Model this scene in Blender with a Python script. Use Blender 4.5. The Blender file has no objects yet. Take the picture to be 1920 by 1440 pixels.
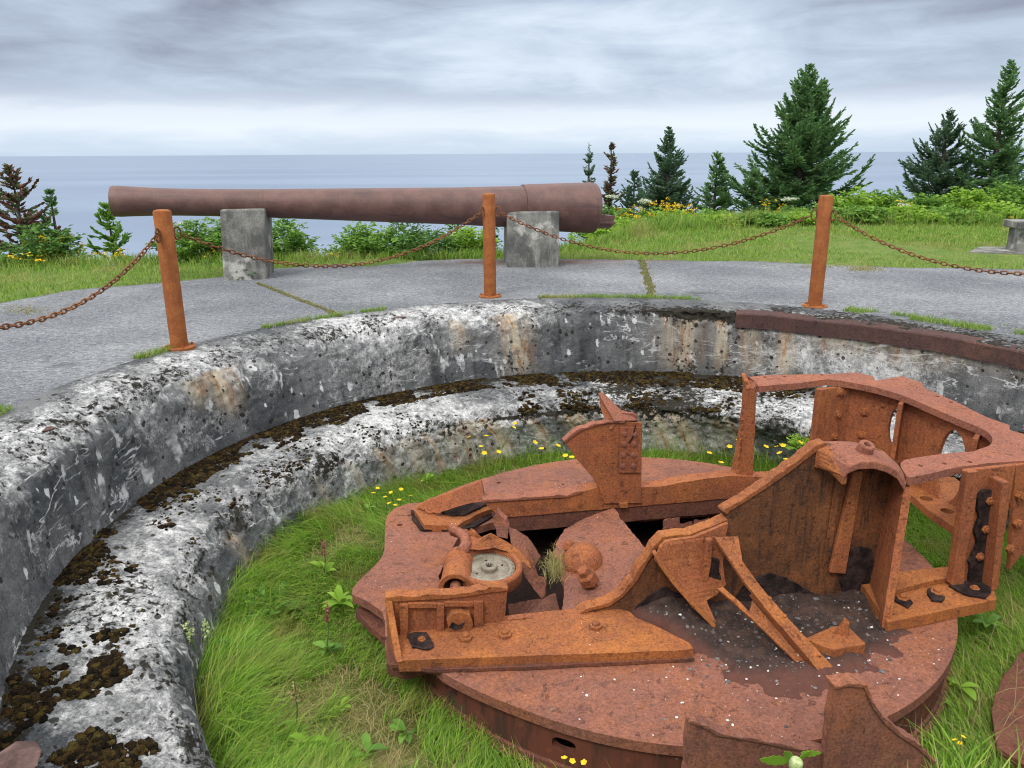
import bpy, bmesh, math, random
import numpy as np
from mathutils import Vector, Matrix, noise as mnoise, geometry as mgeo
random.seed(7); rng = np.random.default_rng(7)
S = bpy.context.scene; COL = S.collection
PI = math.pi; rad = math.radians

# ------------------------------------------------------------------ camera model (measured from the photograph)
FPX = 1455.0; PITCH = rad(16.56); ROLL = rad(-0.3); EYE = Vector((0, 0, 1.6))
FW = Vector((0, math.cos(PITCH), -math.sin(PITCH))); UP = Vector((0, math.sin(PITCH), math.cos(PITCH))); RT = Vector((1, 0, 0))
def ray(x, y):
    u, v = x - 960, 720 - y
    c, s = math.cos(ROLL), math.sin(ROLL)
    return FW + RT * ((u * c - v * s) / FPX) + UP * ((u * s + v * c) / FPX)
def hit(x, y, p0, n):
    r = ray(x, y); return EYE + r * ((p0 - EYE).dot(n) / r.dot(n))
def G(x, y, z=0.0): return hit(x, y, Vector((0, 0, z)), Vector((0, 0, 1)))
def Yp(x, y, Y): return hit(x, y, Vector((0, Y, 0)), Vector((0, 1, 0)))
# carriage frame: u along the side frames, v away from the viewer
MO = Vector((.94, 4.5, 0)); MA = rad(10.1); DECK = -.9
EU = Vector((math.cos(MA), math.sin(MA), 0)); EV = Vector((-math.sin(MA), math.cos(MA), 0)); EZ = Vector((0, 0, 1))
def W(u, v, z): return MO + EU * u + EV * v + EZ * z
def V(x, y, v): return hit(x, y, W(0, v, 0), EV)
def U(x, y, u): return hit(x, y, W(u, 0, 0), EU)
TP0 = W(0, -.78, -.1); TN = (EZ - EV * .1).normalized()
def T(x, y, dz=0): return hit(x, y, TP0 + EZ * dz, TN)
def P3(a, b, c):
    n = (b - a).cross(c - a).normalized()
    return lambda x, y, o=0.0: hit(x, y, a + n * o, n)
def uvz(p):
    d = p - MO; return d.dot(EU), d.dot(EV), p.z

# ------------------------------------------------------------------ object bookkeeping
ORG = {}
def tag(o, label=None, cat=None, group=None, kind=None):
    if label: o['label'] = label
    if cat: o['category'] = cat
    if group: o['group'] = group
    if kind: o['kind'] = kind
    return o
def empty(name, loc, label, cat, group=None):
    o = bpy.data.objects.new(name, None); o.empty_display_size = .1; COL.objects.link(o)
    o.location = loc; ORG[o] = Vector(loc); return tag(o, label, cat, group)
def finish(o, parent, c):
    COL.objects.link(o); ORG[o] = Vector(c)
    if parent is not None:
        o.parent = parent; o.location = Vector(c) - ORG[parent]
    else: o.location = c
    return o
def put(src, loc, parent=None, rot=None, scale=None):
    c = src.copy(); finish(c, parent, loc)
    if rot is not None: c.rotation_mode = 'QUATERNION'; c.rotation_quaternion = rot
    if scale is not None: c.scale = (scale,) * 3 if not hasattr(scale, '__len__') else scale
    return c
def copy_tree(o, loc=None, parent=None):
    c = o.copy(); COL.objects.link(c); c.parent = parent
    if loc is not None: c.location = loc
    for ch in o.children: copy_tree(ch, None, c)
    return c

class MB:
    def __init__(s): s.v = []; s.f = []
    def add(s, vs, fs):
        n = len(s.v); s.v += [Vector(p) for p in vs]; s.f += [tuple(i + n for i in f) for f in fs]; return s
    def box(s, c, hx, hy, hz):
        c = Vector(c); vs = [c + hx * a + hy * b + hz * d for d in (-1, 1) for b in (-1, 1) for a in (-1, 1)]
        return s.add(vs, [(0, 2, 3, 1), (4, 5, 7, 6), (0, 1, 5, 4), (2, 6, 7, 3), (0, 4, 6, 2), (1, 3, 7, 5)])
    def lathe(s, prof, o, ax, n=32, a0=0.0, a1=2 * PI):
        o = Vector(o); ax = Vector(ax).normalized(); e1 = ax.orthogonal().normalized(); e2 = ax.cross(e1)
        full = abs(a1 - a0 - 2 * PI) < 1e-6; m = n if full else n + 1; vs = []
        for r, h in prof:
            for i in range(m):
                a = a0 + (a1 - a0) * i / n; vs.append(o + ax * h + (e1 * math.cos(a) + e2 * math.sin(a)) * r)
        fs = []
        for j in range(len(prof) - 1):
            for i in range(n):
                k = (i + 1) % m; fs.append((j * m + i, j * m + k, (j + 1) * m + k, (j + 1) * m + i))
        return s.add(vs, fs)
    def tube(s, pts, rs, n=8, cap=True):
        pts = [Vector(p) for p in pts]
        if not hasattr(rs, '__len__'): rs = [rs] * len(pts)
        vs = []; fs = []; prev = None
        for i, p in enumerate(pts):
            t = (pts[min(i + 1, len(pts) - 1)] - pts[max(i - 1, 0)]).normalized()
            e1 = t.orthogonal().normalized() if prev is None else (prev - t * prev.dot(t)).normalized()
            prev = e1; e2 = t.cross(e1)
            vs += [p + (e1 * math.cos(2 * PI * k / n) + e2 * math.sin(2 * PI * k / n)) * rs[i] for k in range(n)]
        for j in range(len(pts) - 1):
            for k in range(n): fs.append((j * n + k, j * n + (k + 1) % n, (j + 1) * n + (k + 1) % n, (j + 1) * n + k))
        if cap: fs.append(tuple(reversed(range(n)))); fs.append(tuple(range((len(pts) - 1) * n, len(pts) * n)))
        return s.add(vs, fs)
    def plate(s, loops, th):
        loops = [[Vector(p) for p in l] for l in loops]; th = Vector(th)
        flat = [p for l in loops for p in l]; n = len(flat)
        tris = mgeo.tessellate_polygon(loops)
        nor = Vector((0, 0, 0))
        for a, b, c in tris: nor += (flat[b] - flat[a]).cross(flat[c] - flat[a])
        flip = nor.dot(th) > 0
        fs = []
        for a, b, c in tris:
            fs.append((a, c, b) if flip else (a, b, c)); fs.append((a + n, b + n, c + n) if flip else (a + n, c + n, b + n))
        k = 0
        for l in loops:
            m = len(l)
            for i in range(m):
                a, b = k + i, k + (i + 1) % m; fs.append((a, b, b + n, a + n))
            k += m
        return s.add(flat + [p + th for p in flat], fs)
    def hexbolt(s, o, ax, r=.034, h=.026, stud=.018, sh=.012):
        s.lathe([(0, h), (r * .9, h), (r, h * .8), (r, -.004)], o, ax, 6)
        return s.lathe([(0, h + sh), (stud * .8, h + sh), (stud, h + sh * .6), (stud, h - .004)], o, ax, 10)
    def build(s, name, mat, parent=None, bevel=0.0, smooth=False, recalc=True, seg=2, label=None):
        c = sum(s.v, Vector((0, 0, 0))) / max(1, len(s.v))
        me = bpy.data.meshes.new(name); me.from_pydata([p - c for p in s.v], [], s.f)
        if recalc:
            bm = bmesh.new(); bm.from_mesh(me); bmesh.ops.remove_doubles(bm, verts=bm.verts, dist=1e-5)
            bmesh.ops.recalc_face_normals(bm, faces=bm.faces); bm.to_mesh(me); bm.free()
        me.materials.append(mat); me.update()
        if smooth:
            me.shade_smooth() if hasattr(me, 'shade_smooth') else [setattr(p, 'use_smooth', True) for p in me.polygons]
        o = bpy.data.objects.new(name, me); finish(o, parent, c)
        if bevel:
            b = o.modifiers.new('bevel', 'BEVEL'); b.width = bevel; b.segments = seg; b.limit_method = 'ANGLE'; b.angle_limit = rad(35)
            b.harden_normals = False
        if label: o['label'] = label
        return o
def jag(loop, amt=.006, step=.03, seed=0):
    """a flame-cut or torn outline: the edges are split and shifted a little in the plane of the plate"""
    loop = [Vector(p) for p in loop]; n = Vector((0, 0, 0))
    for i in range(len(loop)): n += loop[i].cross(loop[(i + 1) % len(loop)])
    n.normalize(); out = []
    for i, p in enumerate(loop):
        q = loop[(i + 1) % len(loop)]; d = q - p; k = max(1, int(d.length / step)); t = d.cross(n).normalized()
        for j in range(k):
            r = p + d * (j / k)
            w = amt * (mnoise.noise(r * 14 + Vector((seed, 0, 0))) + .6 * mnoise.noise(r * 37 + Vector((0, seed, 0)))) if j else 0
            out.append(r + t * w)
    return out
def circle(c, ax, r, n=24, e1=None, ry=None):
    ax = Vector(ax).normalized(); e1 = ax.orthogonal().normalized() if e1 is None else Vector(e1); e2 = ax.cross(e1); ry = ry or r
    return [Vector(c) + e1 * r * math.cos(2 * PI * i / n) + e2 * ry * math.sin(2 * PI * i / n) for i in range(n)]
def raw(name, verts, quads, mat, parent=None, tris=None, smooth=False, uv=None, attrs=None):
    """big meshes straight from numpy arrays"""
    me = bpy.data.meshes.new(name); verts = np.asarray(verts, np.float32)
    polys = []
    if quads is not None and len(quads): polys.append((np.asarray(quads, np.int32), 4))
    if tris is not None and len(tris): polys.append((np.asarray(tris, np.int32), 3))
    loops = np.concatenate([p.ravel() for p, _ in polys]); counts = np.concatenate([np.full(len(p), k, np.int32) for p, k in polys])
    me.vertices.add(len(verts)); me.vertices.foreach_set('co', verts.ravel())
    me.loops.add(len(loops)); me.loops.foreach_set('vertex_index', loops)
    me.polygons.add(len(counts)); me.polygons.foreach_set('loop_start', np.concatenate([[0], np.cumsum(counts)[:-1]]).astype(np.int32))
    me.polygons.foreach_set('loop_total', counts)
    if smooth: me.polygons.foreach_set('use_smooth', np.ones(len(counts), bool))
    me.update(calc_edges=True)
    if uv is not None:
        l = me.uv_layers.new(name='UVMap'); l.data.foreach_set('uv', np.asarray(uv, np.float32)[loops].ravel())
    for k, a in (attrs or {}).items():
        at = me.attributes.new(k, 'FLOAT', 'POINT'); at.data.foreach_set('value', np.asarray(a, np.float32))
    me.materials.append(mat); me.validate()
    o = bpy.data.objects.new(name, me); COL.objects.link(o); ORG[o] = Vector((0, 0, 0))
    if parent is not None: o.parent = parent; o.location = -ORG[parent]
    return o

# numpy value noise -------------------------------------------------
_P = np.random.default_rng(3).integers(0, 1 << 30, 4096)
def _h(ix, iy, iz): return (_P[(_P[(_P[ix & 4095] + iy) & 4095] + iz) & 4095] & 65535) / 32767.5 - 1
def vnoise(p):
    p = np.asarray(p, float); i = np.floor(p).astype(int); f = p - i; f = f * f * (3 - 2 * f); r = 0
    for dx in (0, 1):
        for dy in (0, 1):
            for dz in (0, 1):
                w = (f[:, 0] if dx else 1 - f[:, 0]) * (f[:, 1] if dy else 1 - f[:, 1]) * (f[:, 2] if dz else 1 - f[:, 2])
                r = r + w * _h(i[:, 0] + dx, i[:, 1] + dy, i[:, 2] + dz)
    return r
def fbm(p, s, o=4, g=.5):
    a = 1; r = 0; p = np.asarray(p, float) * s
    for k in range(o): r = r + a * vnoise(p + 17.3 * k); p = p * 2.03; a *= g
    return r

# ------------------------------------------------------------------ materials
class Mat:
    def __init__(s, name):
        s.m = bpy.data.materials.new(name); s.m.use_nodes = True; s.t = s.m.node_tree; s.t.nodes.clear()
        s.out = s.n('ShaderNodeOutputMaterial'); s.b = s.n('ShaderNodeBsdfPrincipled'); s.l(s.b.outputs[0], s.out.inputs[0])
        s._co = None
    def n(s, t, **k):
        x = s.t.nodes.new(t)
        for a, b in k.items(): setattr(x, a, b)
        return x
    def l(s, a, b): s.t.links.new(a, b)
    def set(s, sock, v):
        if hasattr(v, 'is_output') or isinstance(v, bpy.types.NodeSocket): s.l(v, sock)
        elif v is not None: sock.default_value = (tuple(v) + (1,) if hasattr(v, '__len__') and len(v) == 3 and sock.type == 'RGBA' else v)
    def pos(s):
        if s._co is None: s._co = s.n('ShaderNodeNewGeometry').outputs['Position']
        return s._co
    def obj(s): return s.n('ShaderNodeTexCoord').outputs['Object']
    def uv(s): return s.n('ShaderNodeTexCoord').outputs['UV']
    def attr(s, k): return s.n('ShaderNodeAttribute', attribute_name=k).outputs['Fac']
    def isl(s): return s.n('ShaderNodeNewGeometry').outputs['Random Per Island']
    def map(s, vec, scale=(1, 1, 1), loc=(0, 0, 0), rot=(0, 0, 0)):
        m = s.n('ShaderNodeMapping'); s.l(vec, m.inputs[0]); m.inputs['Scale'].default_value = scale; m.inputs['Location'].default_value = loc; m.inputs['Rotation'].default_value = rot
        return m.outputs[0]
    def noise(s, sc, d=4, r=.55, vec=None, dist=0, col=False):
        x = s.n('ShaderNodeTexNoise'); s.l(vec if vec is not None else s.pos(), x.inputs['Vector'])
        x.inputs['Scale'].default_value = sc; x.inputs['Detail'].default_value = d; x.inputs['Roughness'].default_value = r; x.inputs['Distortion'].default_value = dist
        return x.outputs['Color' if col else 'Fac']
    def vor(s, sc, vec=None, feat='F1', out='Distance', rnd=1.0):
        x = s.n('ShaderNodeTexVoronoi', feature=feat); s.l(vec if vec is not None else s.pos(), x.inputs['Vector']); x.inputs['Scale'].default_value = sc
        x.inputs['Randomness'].default_value = rnd
        return x.outputs[out]
    def mth(s, op, a, b=None, c=None, clamp=False):
        x = s.n('ShaderNodeMath', operation=op, use_clamp=clamp); s.set(x.inputs[0], a); s.set(x.inputs[1], b); s.set(x.inputs[2], c); return x.outputs[0]
    def rng(s, v, a, b, c=0.0, d=1.0):
        x = s.n('ShaderNodeMapRange', interpolation_type='SMOOTHSTEP'); s.set(x.inputs[0], v)
        for i, k in enumerate((a, b, c, d)): s.set(x.inputs[i + 1], k)
        return x.outputs[0]
    def ramp(s, f, stops, interp='LINEAR'):
        x = s.n('ShaderNodeValToRGB'); s.l(f, x.inputs[0]); e = x.color_ramp; e.interpolation = interp
        while len(e.elements) < len(stops): e.elements.new(.5)
        for el, (p, c) in zip(e.elements, stops): el.position = p; el.color = tuple(c) + (1,)
        return x.outputs[0]
    def mix(s, f, a, b, mode='MIX'):
        x = s.n('ShaderNodeMix', data_type='RGBA', blend_type=mode); s.set(x.inputs[0], f); s.set(x.inputs[6], a); s.set(x.inputs[7], b); return x.outputs[2]
    def nz(s):
        x = s.n('ShaderNodeSeparateXYZ'); s.l(s.n('ShaderNodeNewGeometry').outputs['Normal'], x.inputs[0]); return x.outputs[2]
    def sep(s, v):
        x = s.n('ShaderNodeSeparateXYZ'); s.l(v, x.inputs[0]); return x.outputs
    def bump(s, h, st=.4, d=.01):
        x = s.n('ShaderNodeBump'); s.l(h, x.inputs['Height']); x.inputs['Strength'].default_value = st; x.inputs['Distance'].default_value = d
        s.l(x.outputs[0], s.b.inputs['Normal'])
    def fin(s, col, rough=.85, spec=.3, metal=0):
        s.set(s.b.inputs['Base Color'], col); s.set(s.b.inputs['Roughness'], rough); s.set(s.b.inputs['Specular IOR Level'], spec); s.set(s.b.inputs['Metallic'], metal)
        return s.m

def rust(name, a, b, c, dark=.35, flecks=0.0, pock=.5, scale=1.0, streak=.35):
    """a = main colour, b = bright orange bloom, c = dark scale"""
    m = Mat(name); big = m.noise(2.6 * scale, 6, .62); mid = m.noise(11 * scale, 6, .65); fine = m.noise(150, 3, .7); grain = m.noise(75, 5, .8)
    col = m.mix(m.rng(big, .42, .66), a, b)
    col = m.mix(m.mth('MULTIPLY', m.rng(mid, .52, .72), .55), col, [min(1, x * 1.25) for x in a])
    col = m.mix(m.mth('MULTIPLY', m.rng(mid, .48, .3), dark), col, c)
    pt = m.noise(1.7 * scale, 7, .68, m.map(m.pos(), (1, 1, 1), (3, 7, 1)), dist=.4); col = m.mix(m.mth('MULTIPLY', m.rng(pt, .5, .58), .6), col, m.mix(.45, a, c))
    col = m.mix(m.mth('MULTIPLY', m.rng(pt, .44, .34), .45), col, [min(1, x * 1.3) for x in a])
    bl = m.noise(6.5 * scale, 7, .7, m.map(m.pos(), (1, 1, 1), (1, 9, 4)), dist=.3); col = m.mix(m.mth('MULTIPLY', m.rng(bl, .57, .64), .5), col, b)
    fk = m.noise(17, 8, .75, m.map(m.pos(), (1, 1, 1), (8, 2, 6)), dist=.8); fkm = m.rng(fk, .60, .63); col = m.mix(m.mth('MULTIPLY', fkm, .6 * dark + .2), col, [x * .75 + y * .25 for x, y in zip(c, a)])
    ver = m.noise(1.0, 5, .6, m.map(m.pos(), (26, 26, 3)))
    col = m.mix(m.mth('MULTIPLY', m.rng(ver, .5, .68), streak), col, c)
    col = m.mix(1.0, col, m.ramp(grain, [(.3, (.45, .43, .42)), (.5, (1, 1, 1)), (.7, (1.5, 1.46, 1.42))]), 'MULTIPLY')
    col = m.mix(m.mth('MULTIPLY', m.rng(fine, .58, .72), .35), col, [min(1, x * 1.7) for x in b])
    sc = m.rng(m.noise(5.5, 8, .7, dist=.6), .6, .66)
    col = m.mix(m.mth('MULTIPLY', sc, dark), col, c)
    if flecks:
        d1 = m.vor(38, m.pos()); r1 = m.noise(2.2, 4, .6); sz = m.sep(m.vor(38, m.pos(), out='Color'))[0]
        thr = m.mth('MULTIPLY', m.mth('MULTIPLY', m.rng(r1, .45, .7), m.mth('POWER', sz, 3.0)), .3 * flecks)
        fl = m.mth('MULTIPLY', m.mth('LESS_THAN', d1, thr), m.rng(m.nz(), .4, .8))
        col = m.mix(fl, col, (.72, .72, .68))
        d2 = m.vor(110, m.pos()); s2 = m.sep(m.vor(110, m.pos(), out='Color'))[1]
        fl2 = m.mth('MULTIPLY', m.mth('LESS_THAN', d2, m.mth('MULTIPLY', m.mth('POWER', s2, 4.0), m.mth('MULTIPLY', m.rng(r1, .4, .75), .32 * flecks))), m.rng(m.nz(), .4, .8))
        col = m.mix(fl2, col, (.6, .58, .54))
    h = m.mth('ADD', m.mth('MULTIPLY', grain, .5), m.mth('ADD', m.mth('MULTIPLY', mid, .9), m.mth('MULTIPLY', m.rng(m.vor(45, m.pos()), 0, .25), .35 * pock)))
    h = m.mth('SUBTRACT', h, m.mth('MULTIPLY', fkm, .5))
    m.bump(h, .9, .010)
    return m.fin(col, m.ramp(mid, [(.3, (.7,) * 3), (.7, (.95,) * 3)]), .28)
RUST_DECK = rust('deck_rust', (.225, .093, .063), (.27, .10, .05), (.10, .046, .038), .5, 1.0)
RUST_ORANGE = rust('orange_rust', (.29, .098, .034), (.355, .125, .034), (.14, .05, .027), .5, .7)
RUST_PLATE = rust('upright_rust', (.285, .092, .038), (.33, .115, .038), (.13, .05, .03), .45, .4)
RUST_TOP = rust('frame_rust', (.265, .10, .064), (.30, .112, .06), (.15, .06, .042), .35, .45)
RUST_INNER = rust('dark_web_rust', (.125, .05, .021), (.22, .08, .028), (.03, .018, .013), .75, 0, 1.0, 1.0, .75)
RUST_SIDE = rust('drum_rust', (.13, .05, .034), (.18, .065, .036), (.06, .03, .023), .6, 0)
RUST_RAIL = rust('rail_rust', (.075, .04, .036), (.11, .055, .042), (.04, .024, .022), .5, .3)
RUST_WELL_SHADED = rust('shaded_well_steel', (.03, .016, .013), (.045, .02, .014), (.012, .01, .01), .6, 0)  # near-black: the unlit inside of the well is put into the colour
RUST_CHAIN = rust('chain_rust', (.17, .07, .034), (.26, .11, .04), (.07, .03, .02), .5, 0)

def simple(name, c1, c2, sc=20, rough=.9, bs=.4, bd=.006, spec=.25, det=6):
    m = Mat(name); f = m.noise(sc, det, .65); g = m.noise(sc * 6, 4, .7)
    col = m.mix(m.rng(f, .35, .65), c1, c2); col = m.mix(1.0, col, m.ramp(g, [(.3, (.7,) * 3), (.7, (1.25,) * 3)]), 'MULTIPLY')
    m.bump(m.mth('ADD', f, m.mth('MULTIPLY', g, .4)), bs, bd); return m.fin(col, rough, spec)
TAR = simple('tar', (.016, .012, .012), (.055, .036, .032), 14, .95, .9, .02, .08)
def lichened_side():
    m = Mat('lichened_drum_side'); v = m.noise(1, 5, .6, m.map(m.pos(), (14, 14, 2.5))); n = m.noise(7, 6, .65)
    col = m.mix(m.rng(v, .4, .65), (.13, .043, .027), (.062, .03, .022)); col = m.mix(m.rng(n, .55, .7), col, (.19, .066, .033))
    gate = m.rng(m.noise(2.3, 3, .6), .5, .62)
    d = m.vor(34, m.map(m.pos(), (1, 1, 1))); rr = m.sep(m.vor(34, out='Color'))[0]
    ring = m.mth('MULTIPLY', m.mth('LESS_THAN', d, m.mth('MULTIPLY', m.mth('POWER', rr, 2), .42)), gate)
    lich = m.mth('MULTIPLY', ring, m.rng(m.noise(90, 3, .7), .38, .6))
    col = m.mix(lich, col, (.42, .38, .30)); col = m.mix(m.mth('MULTIPLY', m.rng(m.noise(3, 5, .6), .56, .68), .6), col, (.07, .066, .04))
    m.bump(m.mth('ADD', n, m.mth('MULTIPLY', lich, .6)), .5, .006); return m.fin(col, .9, .2)
DRUM_SIDE = lichened_side()

def concrete():
    m = Mat('weathered_concrete'); uv = m.uv(); p = m.pos(); wht = m.attr('white'); rst = m.attr('rust'); drk = m.attr('dark'); vert = m.attr('vert')
    grain = m.noise(75, 4, .85); med = m.noise(5.5, 9, .72, dist=.5); fin = m.noise(28, 7, .8); big = m.noise(1.15, 3, .55)
    base = m.mix(m.rng(m.noise(1.9, 7, .62), .35, .68), (.078, .083, .089), (.19, .193, .195))
    base = m.mix(1.0, base, m.ramp(grain, [(.33, (.58,) * 3), (.5, (1,) * 3), (.66, (1.5,) * 3)]), 'MULTIPLY')
    str_ = m.noise(1.0, 6, .6, m.map(uv, (7, .9, 1)))
    base = m.mix(m.mth('MULTIPLY', m.mth('MULTIPLY', m.rng(str_, .48, .7), vert), .7), base, (.035, .037, .04))
    # pale crust, broken up at every scale
    w = m.mth('ADD', m.mth('ADD', m.mth('MULTIPLY', big, .6), m.mth('MULTIPLY', med, .95)), m.mth('MULTIPLY', fin, .58))
    thr = m.mth('SUBTRACT', 1.345, m.mth('MULTIPLY', wht, .40)); wm = m.rng(m.mth('SUBTRACT', w, thr), -.12, .20)
    # drips and spatters on the vertical faces
    dn = m.noise(1.0, 6, .6, m.map(uv, (6.5, 3.0, 1)), dist=.2); dg = m.noise(1.0, 4, .65, m.map(uv, (1.1, 2.0, 1), (3, 1, 0)))
    dm = m.mth('MULTIPLY', m.rng(dn, .575, .64), m.mth('MULTIPLY', m.rng(dg, .43, .55), vert))
    sp = m.map(uv, (1, .62, 1)); sd = m.vor(13, sp); sr = m.sep(m.vor(13, sp, out='Color'))[0]
    spt = m.mth('MULTIPLY', m.mth('LESS_THAN', m.mth('ADD', sd, m.mth('MULTIPLY', m.mth('SUBTRACT', fin, .5), .8)), m.mth('MULTIPLY', m.mth('POWER', sr, 9), .42)), vert)
    # calcite seams: thin wandering lines, mostly level
    sv = m.map(uv, (.75, 2.9, 1), (0, 0, 0), (0, 0, .16)); rn_ = m.noise(1.0, 7, .55, sv, dist=.5); gate = m.rng(m.noise(1.5, 4, .65, m.map(uv, (1, 1.6, 1), (4, 2, 0))), .49, .60)
    ridge = m.rng(m.mth('ABSOLUTE', m.mth('SUBTRACT', rn_, .5)), .008, .002); ridge2 = m.rng(m.mth('ABSOLUTE', m.mth('SUBTRACT', rn_, .58)), .008, .002)
    sm = m.mth('MULTIPLY', m.mth('MAXIMUM', ridge, ridge2), m.mth('MULTIPLY', gate, vert))
    wc = m.mix(m.rng(m.noise(16, 8, .82), .34, .64), (.21, .215, .22), (.76, .76, .745))
    wc = m.mix(1.0, wc, m.ramp(grain, [(.33, (.40,) * 3), (.5, (1,) * 3), (.66, (1.25,) * 3)]), 'MULTIPLY')
    col = m.mix(wm, base, wc)
    wd_ = m.mth('MAXIMUM', m.mth('MAXIMUM', m.mth('MULTIPLY', dm, .9), m.mth('MULTIPLY', sm, .85)), spt)
    col = m.mix(wd_, col, m.mix(m.noise(22, 4, .7), (.52, .53, .53), (.78, .78, .77)))
    # iron stains running down
    rn = m.noise(1.0, 6, .65, m.map(uv, (9, 1.5, 1))); rf = m.mth('MULTIPLY', rst, m.rng(rn, .30, .58), clamp=True)
    col = m.mix(m.mth('MULTIPLY', rf, .9), col, m.mix(m.rng(m.noise(1, 6, .7, m.map(uv, (11, 1.8, 1), (5, 0, 0))), .45, .62), (.58, .51, .38), (.42, .19, .04)))
    # black crust and pits, plus the painted shade of the ledge hollow
    bn = m.noise(21, 7, .72); bm_ = m.noise(3.1, 4, .6)
    bk = m.rng(m.mth('ADD', bn, m.mth('ADD', m.mth('MULTIPLY', bm_, .5), m.mth('MULTIPLY', drk, .34))), .98, 1.06)
    spot = m.mth('LESS_THAN', m.vor(15), m.mth('MULTIPLY', m.mth('POWER', m.sep(m.vor(15, out='Color'))[0], 4), .34))
    bk = m.mth('MAXIMUM', bk, m.mth('MULTIPLY', spot, .9))
    col = m.mix(bk, col, m.mix(m.noise(30, 3, .6), (.012, .012, .011), (.055, .047, .035)))
    h = m.mth('ADD', m.mth('ADD', m.mth('MULTIPLY', med, .8), m.mth('MULTIPLY', fin, .7)), m.mth('SUBTRACT', m.mth('MULTIPLY', wm, .25), m.mth('MULTIPLY', bk, .4)))
    h = m.mth('ADD', h, m.mth('MULTIPLY', grain, .45))
    m.bump(h, .9, .02); return m.fin(col, .93, .15)
CONCRETE = concrete()
def apron_mat():
    m = Mat('old_apron_concrete'); p = m.pos()
    st = m.map(p, (1.0, 1.5, 1)); a = m.noise(16, 6, .8, st); b = m.noise(42, 4, .85, st); big = m.noise(.55, 5, .6)
    col = m.mix(m.rng(big, .35, .68), (.118, .126, .138), (.212, .22, .232))
    col = m.mix(1.0, col, m.ramp(a, [(.33, (.35,) * 3), (.5, (1,) * 3), (.66, (1.6,) * 3)]), 'MULTIPLY')
    col = m.mix(m.mth('MULTIPLY', m.rng(b, .56, .66), .85), col, (.60, .60, .60)); col = m.mix(m.mth('MULTIPLY', m.rng(b, .44, .34), .85), col, (.06, .063, .068))
    pat = m.rng(m.noise(1.3, 6, .7, dist=.5), .62, .7); col = m.mix(m.mth('MULTIPLY', pat, .5), col, (.36, .37, .36))
    stn = m.rng(m.noise(.8, 6, .65, m.map(p, (1, 1, 1), (7, 3, 0))), .58, .72); col = m.mix(m.mth('MULTIPLY', stn, .75), col, (.05, .051, .053))
    rs = m.attr('rust'); col = m.mix(m.mth('MULTIPLY', rs, m.rng(m.noise(4, 5, .6), .3, .65)), col, (.17, .10, .075))
    m.bump(m.mth('ADD', a, m.mth('MULTIPLY', b, .6)), .6, .012); return m.fin(col, .92, .2)
APRON = apron_mat()
def pier_mat():
    m = Mat('cast_pier_concrete'); ob = m.pos(); a = m.noise(3.2, 6, .65); g = m.noise(70, 4, .8); s = m.noise(1, 5, .6, m.map(ob, (9, 9, 1.4)))
    col = m.mix(m.rng(a, .38, .66), (.10, .10, .095), (.24, .235, .215)); col = m.mix(m.mth('MULTIPLY', m.rng(s, .5, .7), .5), col, (.36, .35, .32))
    col = m.mix(m.mth('MULTIPLY', m.rng(m.noise(2.2, 5, .6, m.map(ob, (1, 1, 1), (4, 4, 1))), .58, .66), .8), col, (.5, .49, .45))
    col = m.mix(1.0, col, m.ramp(g, [(.3, (.55,) * 3), (.5, (1,) * 3), (.7, (1.4,) * 3)]), 'MULTIPLY')
    m.bump(m.mth('ADD', a, m.mth('MULTIPLY', g, .6)), .6, .01); return m.fin(col, .93, .2)
PIER = pier_mat()
def gun_mat():
    m = Mat('gun_steel'); o = m.obj(); s = m.noise(1, 6, .65, m.map(o, (1.3, 9, 9))); a = m.noise(4, 5, .6, o); g = m.noise(60, 4, .7, o)
    col = m.mix(m.rng(a, .35, .68), (.10, .047, .039), (.155, .078, .064)); col = m.mix(m.mth('MULTIPLY', m.rng(s, .54, .68), .6), col, (.055, .03, .03))
    x = m.sep(o)[0]; grey = m.mth('MULTIPLY', m.rng(x, -1.9, -2.5), m.rng(s, .36, .6)); col = m.mix(m.mth('MULTIPLY', grey, .7), col, (.19, .15, .145))
    col = m.mix(1.0, col, m.ramp(g, [(.3, (.75,) * 3), (.7, (1.2,) * 3)]), 'MULTIPLY')
    m.bump(m.mth('ADD', m.mth('MULTIPLY', s, .6), m.mth('MULTIPLY', g, .4)), .35, .006); return m.fin(col, m.ramp(a, [(.3, (.42,) * 3), (.7, (.62,) * 3)]), .5)
GUN = gun_mat()
def post_mat():
    m = Mat('post_rust'); a = m.noise(9, 6, .65); g = m.noise(85, 3, .7); s = m.noise(1, 5, .6, m.map(m.pos(), (30, 30, 3)))
    col = m.mix(m.rng(a, .38, .66), (.25, .078, .023), (.33, .115, .033)); col = m.mix(m.mth('MULTIPLY', m.rng(s, .52, .7), .45), col, (.17, .055, .026))
    col = m.mix(1.0, col, m.ramp(g, [(.3, (.75,) * 3), (.7, (1.2,) * 3)]), 'MULTIPLY'); m.bump(m.mth('ADD', a, m.mth('MULTIPLY', g, .5)), .3, .004); return m.fin(col, .82, .28)
POST = post_mat()
def soil_mat(name, stops, sc=6, bs=.8):
    m = Mat(name); f = m.noise(sc, 8, .7); col = m.ramp(f, stops); g = m.noise(sc * 14, 3, .7)
    col = m.mix(1.0, col, m.ramp(g, [(.3, (.6,) * 3), (.7, (1.35,) * 3)]), 'MULTIPLY'); m.bump(m.mth('ADD', f, m.mth('MULTIPLY', g, .4)), bs, .03); return m.fin(col, .97, .1)
TURF = soil_mat('turf_soil', [(.3, (.07, .11, .025)), (.5, (.12, .18, .04)), (.7, (.19, .19, .07))], 2.5)
PITSOIL = soil_mat('pit_soil', [(.3, (.06, .075, .02)), (.5, (.11, .13, .032)), (.68, (.19, .16, .07))], 4)
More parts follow.
